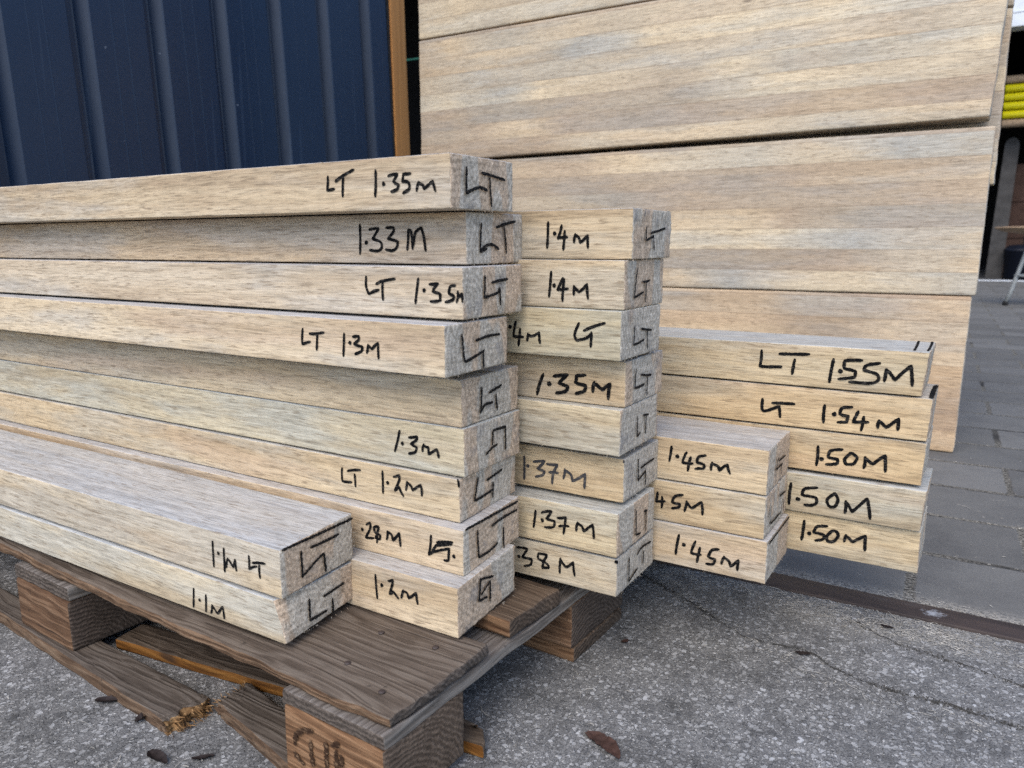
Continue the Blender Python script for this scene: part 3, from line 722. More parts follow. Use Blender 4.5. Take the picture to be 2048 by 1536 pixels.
for k in range(3):
    b = MB(); b.rbox((-0.265, -0.215, 0.05+0.44*k), (0.285, -0.201, 0.46+0.44*k), (2, 1, 2), 0.004); b.build('drawer_front', 'brown', t)
b = MB(); b.lathe([(0.13, 0), (0.15, 0.02), (0.168, 0.33), (0.175, 0.335), (0.175, 0.355), (0.16, 0.36), (0.13, 0.40), (0.03, 0.41)], (0, 0, 0), 28)
tag(b.build('plastic_bucket', 'blue', loc=(0.70, 10.55, PV), smooth=True), 'dark blue lidded tub on the workshop floor behind the stool leg', 'bucket')
b = MB(); b.tube([(-1.0+0.12*i, 9.62 + 0.03*math.sin(i*0.8) + 0.02*i, PV+0.008) for i in range(22)], 0.008, 8)
tag(b.build('floor_cable', 'white', smooth=True), 'white cable lying across the paving in front of the workshop', 'cable')

def stool():
    cx_, cy_ = 0.695, 6.02
    t = thing('work_stool', 'stool with a thin round wooden seat and splayed grey metal legs', 'stool', (cx_, cy_, PV))
    b = MB(); b.lathe([(0.12, 0.500), (0.23, 0.515), (0.285, 0.536), (0.290, 0.542), (0.285, 0.548), (0.25, 0.549)], (0, 0, 0), 36); b.build('seat', 'ply', t, smooth=False)
    for k in range(3):
        a = R(-158 + 120*k)
        c, s = math.cos(a), math.sin(a)
        b = MB(); b.tube([(0.06*c, 0.06*s, 0.505), (0.095*c, 0.095*s, 0.36), (0.155*c, 0.155*s, 0.12), (0.187*c, 0.187*s, 0.02)], 0.0135, 12)
        lg = b.build('leg', 'steel', t, smooth=True)
        b = MB(); b.tube([(0.1855*c, 0.1855*s, 0.028), (0.190*c, 0.190*s, 0.0)], 0.018, 12); b.build('rubber_foot', 'rubber', lg, smooth=True)
    b = MB()
    ring = [(0.135*math.cos(2*math.pi*i/36), 0.135*math.sin(2*math.pi*i/36), 0.21) for i in range(37)]
    b.tube(ring, 0.007, 8, cap=False); b.build('foot_ring', 'steel', t, smooth=True)
stool()

# ------------------------------------------------------------------ marker writing: flat ink ribbons on a face
def smooth_line(p, it=2):
    for _ in range(it):
        q = [p[0]]
        for a, c in zip(p, p[1:]):
            q.append((a[0]*0.78+c[0]*0.22, a[1]*0.78+c[1]*0.22)); q.append((a[0]*0.22+c[0]*0.78, a[1]*0.22+c[1]*0.78))
        q.append(p[-1]); p = q
    return p
def split_sharp(st):
    out = [[st[0]]]
    for i in range(1, len(st)-1):
        a, b_, c = st[i-1], st[i], st[i+1]
        t = abs(math.atan2((b_[0]-a[0])*(c[1]-b_[1])-(b_[1]-a[1])*(c[0]-b_[0]), (b_[0]-a[0])*(c[0]-b_[0])+(b_[1]-a[1])*(c[1]-b_[1])))
        out[-1].append(b_)
        if t > R(72): out.append([b_])
    if len(st) > 1: out[-1].append(st[-1])
    return out
def writing(strokes, put, width, seed, rough=0.12):
    rnd = random.Random(seed)
    strokes = [q for st in strokes for q in split_sharp(st)]
    b = MB()
    for si, st in enumerate(strokes):
        h0 = 0.00035 + si*0.000012
        st = [(u*1e-4, v*1e-4) for u, v in st]
        if len(st) == 1:
            u, v = st[0]; r = width*0.75
            b.add([put(u, v, h0)] + [put(u+r*(0.8+0.35*rnd.random())*math.cos(2*math.pi*k/12), v+r*(0.8+0.35*rnd.random())*math.sin(2*math.pi*k/12), h0) for k in range(12)],
                  [(0, k+1, (k+1) % 12+1) for k in range(12)])
            continue
        p = smooth_line(st) if len(st) > 2 else st
        q = []
        for a, c in zip(p, p[1:]):
            m = max(1, int(math.hypot(c[0]-a[0], c[1]-a[1])/0.0009))
            q += [(a[0]+(c[0]-a[0])*i/m, a[1]+(c[1]-a[1])*i/m) for i in range(m)]
        q.append(p[-1])
        n = len(q)
        v = []; f = []
        ph = rnd.random()*100
        bow = (rnd.random()-0.5)*0.0012 if len(st) == 2 else 0.0
        for i, (u, w) in enumerate(q):
            a = q[max(0, i-1)]; c = q[min(n-1, i+1)]
            d = math.hypot(c[0]-a[0], c[1]-a[1]) or 1e-9
            nx, ny = -(c[1]-a[1])/d, (c[0]-a[0])/d
            e = min(i, n-1-i)*0.0009
            hw = width*0.5*min(1.0, 0.72 + e/width*0.5)
            hw *= 1 + 0.16*mnoise.noise(Vector((i*0.21, ph, 0))) 
            k = bow*4*(i/(n-1))*(1-i/(n-1)) if n > 1 else 0
            l = hw*(1+rough*(rnd.random()-0.5)*2); r = hw*(1+rough*(rnd.random()-0.5)*2)
            h = h0 + i*1.2e-6
            v += [put(u+nx*(l+k), w+ny*(l+k), h), put(u-nx*(r-k), w-ny*(r-k), h)]
            if i: m = 2*i; f.append((m-2, m, m+1, m-1))
        # round ends
        for (i, s) in ((0, -1), (n-1, 1)):
            a = q[max(0, i-1)]; c = q[min(n-1, i+1)]
            d = math.hypot(c[0]-a[0], c[1]-a[1]) or 1e-9
            tx, ty = (c[0]-a[0])/d*s, (c[1]-a[1])/d*s
            o = len(v); r = width*0.36
            u, w = q[i]
            v.append(put(u, w, h0+i*1.2e-6))
            for k in range(7):
                an = -math.pi/2 + math.pi*k/6
                v.append(put(u + r*(tx*math.cos(an) - ty*math.sin(an)), w + r*(ty*math.cos(an) + tx*math.sin(an)), h0+i*1.2e-6))
            f += [(o, o+k+1, o+k+2) for k in range(6)]
        b.add(v, f)
    return b

# ------------------------------------------------------------------ the pallet
def clump(seed, amp, f):
    return lambda p: Vector((p.x + amp*nz(p, f, seed), p.y + amp*nz(p, f, seed+9), p.z + 0.6*amp*nz(p, f, seed+21)))
def pallet():
    # built square to itself with the origin under its near right corner, then turned a little against the planks
    X0, Y0 = 0.035, -0.160
    t = thing('wooden_pallet', 'weathered grey brown wooden pallet carrying the marked planks', 'pallet', (X0, Y0, 0.0))
    t.rotation_euler = (0, 0, R(-2.5))
    ends = lambda a, s: 2 if a == 0 else (0 if (a == 2 and s > 0) else 1)
    endsy = lambda a, s: 2 if a == 1 else (0 if (a == 2 and s > 0) else 1)
    mats = ['pt', 'ps', 'pe']
    def part(name, lo, hi, n, bev, deform, mat, m=mats, tint=None):
        # each part's own origin sits at its lower front corner
        c = Vector(lo)
        b = MB(); b.rbox(lo, hi, n, bev, deform, mat)
        b.v = [tuple(Vector(p)-c) for p in b.v]
        o = b.build(name, m, t, c, smooth=True)
        if tint: o.color = tint
        return o
    # top boards, laid lengthwise
    def d1(p):
        k = max(0.0, 1-p.y/0.05)
        low = max(0.0, min(1.0, (-0.2305-p.z)/0.018))
        w = min(1.0, max(0.0, -p.x/0.25))
        y = p.y + k*(0.0026*nz((p.x, 0, 0), 9, 2) + 0.0022*nz((p.x, 0, p.z), 40, 4) + 0.0012*nz((p.x*0.4, 0, p.z), 260, 5))
        y += k*low*(0.004*nz((p.x, 0, 0), 17, 9) + 0.002)
        dz = 0.0007*nz(p, 22, 3) - 0.0022*k*k*(0.5+nz((p.x, 0, 0), 8, 7))
        dx = (0.0025*nz(p, 60, 5) + 0.0012*nz(p, 240, 6)) if p.x > -0.012 else 0.0
        corner = max(0.0, 1-math.hypot(p.x, p.y)/0.06)
        bot = -low*(0.0035*w + 0.0030*w*nz((p.x, p.y, 0), 15, 1))
        return Vector((p.x+dx-0.004*corner, y+0.004*corner, p.z+dz*(1-low)+bot-0.0012*corner*(1-low) - 0.0052 - 0.0055*(1-p.y/0.137)*(1-0.5*low)))
    part('top_board', (-1.14, 0.006, -0.2430), (0.002, 0.137, -0.2305), (240, 26, 6), 0.0035, d1, ends, tint=(1, 1, 1, 1))
    def dn(s, a=0.0, b=0.0, y0=0.0):
        return lambda p: Vector((p.x + (0.003*nz((0, p.y, p.z), 30, s) if p.x > -0.02 else 0), p.y + 0.0018*nz(p, 12, s), p.z + 0.0006*nz(p, 25, s) + a + b*(p.y-y0)))
    part('top_board', (-1.14, 0.174, -0.2490), (0.000, 0.268, -0.2305), (90, 14, 4), 0.003, dn(11, -0.0006, -0.029, 0.174), ends, tint=(0.95, 0.85, 0.75, 1))
    part('top_board', (-1.14, 0.310, -0.2480), (0.000, 0.445, -0.2305), (60, 8, 3), 0.003, dn(12, -0.0036, 0.024, 0.310), ends, tint=(0.95, 0.95, 0.95, 1))
    part('top_board', (-1.14, 0.485, -0.2480), (0.000, 0.580, -0.2305), (60, 8, 3), 0.003, dn(13), ends, tint=(0.95, 0.95, 0.95, 1))
    part('top_board', (-1.14, 0.620, -0.2480), (0.000, 0.690, -0.2305), (60, 8, 3), 0.003, dn(14), ends, tint=(0.95, 0.95, 0.95, 1))
    # cross boards below them, then the blocks
    k = 0
    for x0, x1, za, zb_ in ((-0.120, -0.001, -0.2530, -0.2660), (-0.607, -0.482, -0.2560, -0.2725), (-1.135, -1.01, -0.2560, -0.2725)):
        part('cross_board', (x0, 0.001, zb_), (x1, 0.690, za), (8, 70, 4), 0.002,
             lambda p: Vector((p.x + 0.0016*nz(p, 18, 31), p.y + 0.0012*nz(p, 200, 32), p.z + 0.0004*nz(p, 40, 33))), endsy, ['pty', 'psy', 'pe'], (1.1, 1.1, 1.1, 1))
        for y0, y1, zl in ((0.0, 0.104, -0.3305), (0.296, 0.425, -0.3180), (0.58, 0.689, -0.3120)):
            k += 1
            if k == 4: zl = -0.3335
            xa = x0 + 0.0015; xb = x1 - (0.001 if k != 2 else 0.0005)
            bl = part('block', (xa, y0, zl), (xb, y1, zb_ - 0.0004), (14, 12, 8), 0.003, clump(40+k, 0.0007, 45), lambda a, s: 2 if a == 0 else 1,
                      tint=(1.35, 1.2, 1.05, 1) if k == 1 else (0.95, 0.88, 0.84, 1))
            if k == 1:
                put = lambda u, v, h: (u-xa, -h-0.0012-y0, v-zl)
                writing(STAMP, put, 0.0044, 77, 0.55).build('burnt_stamp', 'burn', bl)
    # bottom boards; the front one has snapped in two
    def frac(xe, s, dirn, warp):
        def d(p):
            q = p.copy()
            e = max(0.0, 1-abs(p.x-xe)/0.03)
            q.x += dirn*e*(0.014*nz((0, p.y, p.z), 90, s) + 0.009*nz((0, p.y, p.z), 260, s+3) + 0.005*nz((0, p.y, p.z), 600, s+7) - 0.004)
            q.y += 0.0014*nz(p, 30, s) + 0.0008*nz((p.x*0.3, p.y, p.z), 200, s+4); q.z += 0.0008*nz(p, 34, s+1)
            if e > 0: q.z += e*0.0018*nz(p, 260, s+5); q.y += e*0.0025*nz(p, 200, s+6)
            q.y += warp(p)
            return q
        return d
    br = ['pt', 'ps', 'pf']
    zf = -0.3475
    snap_a = part('bottom_board', (-1.12, 0.0, zf-0.004), (-0.272, 0.034, -0.3337), ([i/70 for i in range(1, 60)] + [0.86+0.14*i/60 for i in range(60)], 12, 8), 0.003,
         frac(-0.272, 3, 1, lambda p: -(1-p.y/0.034)*0.016*max(0.0, min(1.0, (p.x+0.67)/0.40))), ends, m=br, tint=(0.85, 0.88, 0.92, 1))
    snap_b = part('bottom_board', (-0.265, 0.0305, zf), (-0.001, 0.072, -0.3310), ([0.25*i/50 for i in range(1, 50)] + [0.25+0.75*i/24 for i in range(24)], 14, 8), 0.003,
         frac(-0.265, 17, -1, lambda p: -0.17*min(0.175, p.x+0.265)), ends, m=br, tint=(0.85, 0.88, 0.92, 1))
    part('bottom_board', (-1.12, 0.300, -0.3360), (0.000, 0.420, -0.3182), (60, 8, 3), 0.003, dn(19), ends, tint=(0.9, 0.8, 0.7, 1))
    part('bottom_board', (-1.12, 0.59, -0.3270), (0.000, 0.685, -0.3122), (60, 8, 3), 0.003, dn(20), ends)
    def torn(parent, xe, y0, y1, z0, z1, dirn, org, seed):
        rnd = random.Random(seed)
        b = MB()
        for k in range(90):
            p = Vector((xe - dirn*0.006*rnd.random(), y0+(y1-y0)*rnd.random(), z0+(z1-z0)*rnd.random())) - Vector(org)
            ln = 0.004 + 0.016*rnd.random()**2.2
            d = Vector((dirn, (rnd.random()-0.5)*0.9, (rnd.random()-0.5)*0.8)).normalized()
            w = Vector((0, rnd.random()-0.5, rnd.random()-0.5)).normalized()*(0.0004+0.0010*rnd.random())
            m = p + d*ln*0.6 + Vector((0, 0, (rnd.random()-0.5)*0.002)); t = p + d*ln + Vector((0, (rnd.random()-0.5)*0.004, (rnd.random()-0.6)*0.004))
            u = d.cross(w).normalized()*0.0004
            b.add([p-w, p+w, p+u, m-w*0.7, m+w*0.7, m+u, t], [(0, 1, 4, 3), (1, 2, 5, 4), (2, 0, 3, 5), (3, 4, 6), (4, 5, 6), (5, 3, 6)])
        b.build('torn_fibres', 'pf', parent)
    torn(snap_a, -0.271, -0.012, 0.031, zf-0.001, -0.3345, 1, (-1.12, 0.0, zf-0.004), 4)
    torn(snap_b, -0.262, 0.034, 0.070, zf+0.001, -0.3320, -1, (-0.265, 0.0305, zf), 6)
    # clout nails through the near top board
    for x, y in ((-0.030, 0.030), (-0.085, 0.045), (-0.035, 0.105), (-0.095, 0.098)):
        b = MB(); b.lathe([(0.0030, 0.0), (0.0030, 0.0009), (0.0022, 0.0014)], (0, 0, 0), 12)
        b.build('nail_head', 'rust', t, (x, y, -0.2356-0.0055*(1-y/0.137)), smooth=True)
pallet()

def loose_batten():
    # lies on the ground under the pallet, turned against it
    a = R(-2.5)
    def w(x, y): return (0.035 + x*math.cos(a) - y*math.sin(a), -0.160 + x*math.sin(a) + y*math.cos(a))
    x0, y0 = w(-0.476, 0.0445)
    ang = a + math.atan2(0.074, 0.484)
    b = MB()
    zz = lambda x, y: gz(x0 + x*math.cos(ang) - y*math.sin(ang), y0 + x*math.sin(ang) + y*math.cos(ang)) + 0.0004
    b.rbox((0, 0, 0), (0.489, 0.040, 0.0135), (60, 8, 4), 0.003,
           lambda p: Vector((p.x + (0.003*nz(p, 60, 2) - 0.012*max(0.0, (p.y-0.012)/0.028) if p.x > 0.47 else 0), p.y*(1-0.45*max(0.0, (p.x-0.40)/0.089)) + 0.0012*nz(p, 25, 5), p.z + zz(p.x, p.y))),
           lambda a_, s: 1 if a_ == 1 else 0)
    o = b.build('loose_batten', ['pt', 'orange', 'pe'], loc=(x0, y0, 0), smooth=True)
    o.rotation_euler = (0, 0, ang)
    o.color = (0.75, 0.70, 0.64, 1)
    tag(o, 'loose batten with wet orange edges lying skewed beneath the pallet', 'batten')
loose_batten()

# ------------------------------------------------------------------ the marked planks
PL = {  # length, tint (alpha below 1 = greyer), label
 'S1_1': (1.35, (1.05, 1.02, 0.97, 1.0), 'pale timber plank topping the tallest stack, marked LT 1.35m'),
 'S1_2': (1.33, (0.99, 0.93, 0.88, 1.0), 'pinkish tan plank marked 1.33M, directly beneath the topmost plank'),
 'S1_3': (1.35, (0.98, 0.95, 0.92, 0.85), 'plank marked LT 1.35m, third down in the tallest stack, with a smooth grey end'),
 'S1_4': (1.30, (1.04, 1.00, 0.94, 1.0), 'plank marked LT 1.3m whose end sits back from the planks around it'),
 'S1_5': (1.30, (0.97, 0.92, 0.83, 0.95), 'plank with a bare long face and a frayed dark corner on its LT end'),
 'S1_6': (1.30, (0.99, 1.01, 0.95, 0.86), 'greenish grey plank marked 1.3m with a reversed LT on its end'),
 'S1_7': (1.20, (1.0, 0.95, 0.85, 1.0), 'yellowish plank marked LT 1.2m, third from the bottom of the tallest stack'),
 'S1_8': (1.28, (0.99, 0.93, 0.86, 1.0), 'plank marked .28m with a scribbled LT close to its end'),
 'S1_9': (1.20, (1.0, 0.93, 0.83, 1.0), 'bottom plank of the tallest stack, marked 1.2m, lying on the pallet'),
 'S0_1': (1.10, (1.0, 0.97, 0.91, 1.0), 'upper plank of the low front pair, marked 1.1m LT'),
 'S0_2': (1.10, (1.02, 1.02, 0.97, 0.90), 'lower plank of the low front pair, marked 1.1m, with a skewed end'),
 'S2_1': (1.40, (0.97, 0.92, 0.83, 1.0), 'top plank of the second stack, marked 1.4m, with a rough fluffy end'),
 'S2_2': (1.40, (1.03, 0.96, 0.84, 1.0), 'warm streaky plank marked 1.4m, second from the top of its stack'),
 'S2_3': (1.40, (0.93, 0.92, 0.80, 0.95), 'olive tinted plank marked 4m and LT, third down in the second stack'),
 'S2_4': (1.35, (0.98, 0.92, 0.82, 1.0), 'plank marked 1.35M in the boldest strokes, in the second stack'),
 'S2_5': (1.37, (0.96, 0.94, 0.85, 0.92), 'plank with a bare long face between those marked 1.35M and faded 1.37m'),
 'S2_6': (1.37, (1.0, 0.93, 0.80, 1.0), 'plank with 1.37m in faded grey ink'),
 'S2_7': (1.37, (1.0, 0.97, 0.85, 1.0), 'plank with 1.37m in strong black ink, second from the bottom'),
 'S2_8': (1.38, (1.0, 0.95, 0.84, 1.0), 'plank marked 38m at the bottom of the second stack'),
 'S3_1': (1.45, (1.02, 0.95, 0.84, 1.0), 'top plank of the three marked 1.45m'),
 'S3_2': (1.45, (1.0, 0.93, 0.80, 1.0), 'middle plank of the three, its mark cut to 45M by the next stack'),
 'S3_3': (1.45, (1.02, 0.95, 0.86, 1.0), 'bottom plank of the three marked 1.45m, black line along its end edge'),
 'S4_1': (1.55, (1.04, 0.99, 0.86, 0.95), 'plank marked LT 1.55M with two black lines across its top'),
 'S4_2': (1.54, (1.04, 0.94, 0.78, 1.0), 'reddish tan plank marked LT 1.54m with one thick line across its end'),
 'S4_3': (1.50, (1.04, 0.93, 0.75, 1.0), 'orange tan plank marked 1.50M, under the 1.54m plank'),
 'S4_4': (1.50, (0.95, 0.94, 0.86, 0.82), 'greyish plank marked 1.50M, second from the bottom of the farthest stack'),
 'S4_5': (1.50, (1.02, 0.96, 0.82, 1.0), 'lowest plank of the farthest stack, marked 1.50m'),
}
WID = {'S0': 0.0025, 'S1': 0.0028, 'S2': 0.0029, 'S3': 0.0031, 'S4': 0.0035}

def make_plank(key, num):
    X, Y, zt, zb, w = BOXES[key]
    L, tint, label = PL[key]
    h = zt - zb
    rnd = random.Random(num*13+1)
    s = num*3.37
    skew = {'S0_2': 0.22, 'S4_1': -0.09, 'S4_2': -0.05, 'S4_3': -0.05, 'S4_4': -0.08}.get(key, 0.0)
    roll = {'S1_9': 0.0075, 'S1_8': 0.005, 'S1_7': 0.003, 'S0_1': 0.006, 'S0_2': 0.005}.get(key, 0.0)
    fluff = {'S2_1': 1.9, 'S0_2': 1.5, 'S1_5': 1.4}.get(key, 1.0)
    def d(p):
        q = p.copy()
        ex = max(0.0, 1+p.x/0.05)
        edge = min(p.y, w-p.y, p.z, h-p.z)
        endv = p.x > -0.0008
        e = max(0.0, 1-edge/0.003)
        q.y += 0.0006*nz((p.x, 0, 0), 7, s) + e*0.0004*nz(p, 160, s+3)
        q.z += roll*(p.y/w-0.5) + e*(0.00035*nz(p, 130, s+5))*(1 if p.z > h/2 else 0.6)
        if ex > 0:
            q.x += ex*(-skew*(p.z-h/2))*(max(0.0, 1-p.y/(0.8*w)) if key == 'S0_2' else 1.0)
            if key == 'S0_2': q.x -= ex*0.007*max(0.0, 1-p.y/0.02)*max(0.0, p.z/h-0.35)
        if endv:
            q.x += fluff*(0.0007*nz(p, 150, s+8) + 0.0005*nz(p, 420, s+11)) - e*0.0006*abs(nz(p, 300, s+2)) - 0.0003
        return q
    xs = [i*0.024/L for i in range(1, int((L-0.06)/0.024))]
    xs += [1-0.06/L + 0.06/L*(1-(1-i/16)**1.6) for i in range(17)]
    b = MB()
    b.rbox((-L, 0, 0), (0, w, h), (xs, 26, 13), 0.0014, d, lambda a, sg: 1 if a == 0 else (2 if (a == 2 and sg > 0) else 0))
    # torn fibres along the sawn edges
    def fibre(p, dr, ln, mi):
        dr = Vector(dr).normalized(); p = Vector(p)
        side = dr.cross(Vector((rnd.random()-0.5, rnd.random()-0.5, rnd.random()-0.5))).normalized()*0.00022
        c = Vector((rnd.random()-0.5, rnd.random()-0.5, rnd.random()-0.5))*ln*0.5
        m = p + dr*ln*0.55 + c*0.4; t = p + dr*ln + c
        b.add([p-side, p+side, m+side*0.7, m-side*0.7, t], [(0, 1, 2, 3), (3, 2, 4)], mi)
    for k in range(int(70*fluff)):
        e = rnd.random()
        sd = rnd.randrange(4)
        if sd == 0: p = (0, e*w, h); dr = (0.3, 0, 1)
        elif sd == 1: p = (0, e*w, 0); dr = (0.3, 0, -1)
        elif sd == 2: p = (0, 0, e*h); dr = (0.4, -1, 0)
        else: p = (0, w, e*h); dr = (0.4, 1, 0)
        p = (-skew*(p[2]-h/2)-0.0005, p[1], p[2])
        fibre(p, (dr[0]+rnd.random()-0.5, dr[1]+(rnd.random()-0.5)*0.8, dr[2]+(rnd.random()-0.5)*0.8), 0.0008+0.0022*rnd.random()**2, 1)
    for k in range(34):
        p = (-rnd.random()**1.3*min(L, 0.9), 0.0004, rnd.choice((h-0.0006, 0.0006, 0.0006)))
        fibre(p, (rnd.random()-0.5, -0.6-rnd.random(), (rnd.random()-0.3)), 0.0015+0.005*rnd.random()**3, 0)
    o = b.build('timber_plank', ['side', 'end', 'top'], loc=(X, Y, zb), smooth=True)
    o.color = tint
    tag(o, label, 'plank', 'marked planks stacked on the pallet')
    mk = MARKS.get(key, {})
    wd = WID[key[:2]]*(1.25 if key == 'S2_4' else 1.0)
    sk = lambda v, u: -skew*(v-h/2)*(max(0.0, 1-u/(0.8*w)) if key == 'S0_2' else 1.0)
    if 'f' in mk:
        put = lambda u, v, hh: (u, -hh - 0.0003 + 0.0006*nz((u, 0, 0), 7, s), v)
        st = sorted(mk['f'], key=lambda q: sum(p[0] for p in q)/len(q))
        groups = [[st[0]]]
        for q in st[1:]:
            if min(p[0] for p in q) - max(p[0] for g in groups[-1] for p in g) > 130: groups.append([q])
            else: groups[-1].append(q)
        first = key in ('S1_1', 'S1_3', 'S1_4', 'S1_7', 'S4_1', 'S4_2')
        words = [g for g in groups if len(g) > 1]
        for gi, g in enumerate(groups):
            if len(g) == 1: nm = 'corner_tick'
            elif len(words) > 1 and (g is words[0]) == first: nm = 'initials_writing'
            else: nm = 'length_writing'
            writing(g, put, wd, num+gi*7).build(nm, 'faded' if key == 'S2_6' else 'ink', o)
    if 'e' in mk:
        put = lambda u, v, hh: (hh + 0.0010 + sk(v, u), u, v)
        writing(mk['e'], put, 0.0025 if key[:2] in ('S2', 'S3') else 0.0028, num+50, 0.35).build('end_writing', 'ink_end', o)
    if 't' in mk:
        put = lambda u, v, hh: (u, v, h + hh + 0.0002)
        writing(mk['t'], put, 0.0026 if key == 'S4_1' else 0.0048, num+90, 0.2).build('tick_marks', 'ink', o)
for i, k in enumerate(BOXES):
    make_plank(k, i+1)

# ------------------------------------------------------------------ the tall stack of laminated panels
def panel(label, x0, x1, y0, y1, z0, z1, seed, shear=0.0, rise=0.0, tint=(1, 1, 1, 1)):
    def d(p):
        q = p.copy()
        t = (p.x)/(x1-x0)
        q.x += shear*(p.z/(z1-z0))*t + (0.0015*nz((0, p.y, p.z), 30, seed) if t > 0.5 or t < 0.1 else 0)
        q.z += rise*t*max(0.0, 1-p.z/(z1-z0)) + 0.001*nz(p, 6, seed)
        q.y += 0.0012*nz(p, 5, seed+2)
        return q
    b = MB()
    b.rbox((0, 0, 0), (x1-x0, y1-y0, z1-z0), (50, 5, 24), 0.0045, d, lambda a, s: 1 if a == 0 else 0)
    o = b.build('laminated_panel', ['lam', 'end'], loc=(x0, y0, z0), smooth=True)
    o.color = tint
    tag(o, label, 'timber panel', 'laminated timber panels stacked on edge')
G1 = (1.10, 1.09, 1.06, 0.86)
panel('topmost wide laminated panel, cut off by the top of the picture', -1.045, 0.394, 1.288, 1.326, 0.6925, 1.033, 1, tint=G1)
panel('laminated panel above the widest dark gap, overhanging the one below', -1.043, 0.374, 1.283, 1.321, 0.353, 0.6875, 2, 0.014, 0.013, G1)
panel('laminated panel directly under the widest dark gap', -1.05, 0.382, 1.290, 1.328, 0.0135, 0.3485, 3, 0.004, tint=G1)
panel('lowest laminated panel of the front row, standing on the paving', -1.05, 0.3715, 1.291, 1.329, PV+0.001, 0.0115, 4, 0.004, tint=(1.06, 0.98, 0.9, 1.0))
panel('second layer panel of the top row, just behind the topmost front one', -1.045, 0.394, 1.329, 1.367, 0.6925, 1.033, 11, tint=G1)
panel('second layer panel behind the overhanging one above the widest gap', -1.043, 0.374, 1.324, 1.362, 0.353, 0.6875, 12, 0.014, 0.013, G1)
panel('rear laminated panel whose end hangs below the overhanging front one', -1.04, 0.393, 1.371, 1.409, 0.24, 0.585, 5, 0.0, tint=G1)
panel('rear laminated panel behind the topmost front one', -1.04, 0.394, 1.371, 1.409, 0.588, 0.93, 6, 0.0, tint=G1)
panel('lowest rear laminated panel, hidden behind the front row', -1.04, 0.360, 1.371, 1.409, PV+0.001, -0.044, 7, tint=G1)
panel('rear laminated panel second from the ground, hidden behind the front row', -1.04, 0.355, 1.371, 1.409, -0.042, 0.2385, 8, tint=G1)

# ------------------------------------------------------------------ leaves, shavings, pebbles
def leaf(loc, ln, wd, rot, mat, label, seed, curl=0.35, bend=0.25):
    b = MB(); v = []; f = []
    nu, nv = 16, 6
    rnd = random.Random(seed)
    for i in range(nu+1):
        t = i/nu
        hw = wd*0.5*(math.sin(math.pi*min(1, t*0.93+0.05))**0.65)*(1+0.22*mnoise.noise(Vector((t*7, seed, 0))))
        for j in range(nv+1):
            q = j/nv*2-1
            y = q*hw*(1+0.12*mnoise.noise(Vector((t*14, q, seed)))) + bend*ln*(t-0.3)**2
            z = 0.0022 + curl*abs(q)**1.5*hw*(0.4+t) + 0.10*ln*(t-0.5)**2 + 0.0015*mnoise.noise(Vector((t*9, q*2, seed+4)))
            v.append(((t-0.5)*ln, y, z))
    for i in range(nu):
        for j in range(nv):
            a = i*(nv+1)+j; f.append((a, a+nv+1, a+nv+2, a+1))
    b.add(v, f)
    b.add([(x, y, z-0.0004) for x, y, z in v], [tuple(reversed(q)) for q in f])
    o = b.build('fallen_leaf', mat, loc=(loc[0], loc[1], gz(loc[0], loc[1])), smooth=True)
    o.rotation_euler = (0, 0, rot)
    tag(o, label, 'leaf')
leaf((0.136, 0.033, 0), 0.046, 0.017, R(-14), 'leaf', 'curled reddish brown leaf on bare asphalt, clear of the pallet', 2, 0.2, -0.45)
leaf((-0.346, -0.163, 0), 0.024, 0.010, R(20), 'dleaf', 'small dark leaf against the front board of the pallet, farther from the break', 5, 0.6)
leaf((-0.284, -0.163, 0), 0.012, 0.009, R(75), 'dleaf', 'tiny dark leaf standing against the board close to its broken end', 7, 0.9)
leaf((-0.217, -0.192, 0), 0.030, 0.012, R(-12), 'dleaf', 'dark crumpled leaf on the asphalt by the bottom edge', 9, 0.8)
leaf((-0.179, -0.170, 0), 0.020, 0.006, R(38), 'dleaf', 'narrow dark leaf in front of the snapped board', 12, 0.5)
leaf((0.262, 0.281, 0), 0.016, 0.008, R(10), 'dleaf', 'small dark leaf lying in the long crack', 14, 0.1)
leaf((0.335, 0.390, 0), 0.014, 0.008, R(-30), 'dleaf', 'dark scrap of leaf among shavings beside the steel strip', 16, 0.1)
leaf((0.080, 0.207, 0), 0.010, 0.006, R(60), 'leaf', 'small brown scrap of leaf in the shade of the stacks', 18, 0.1)

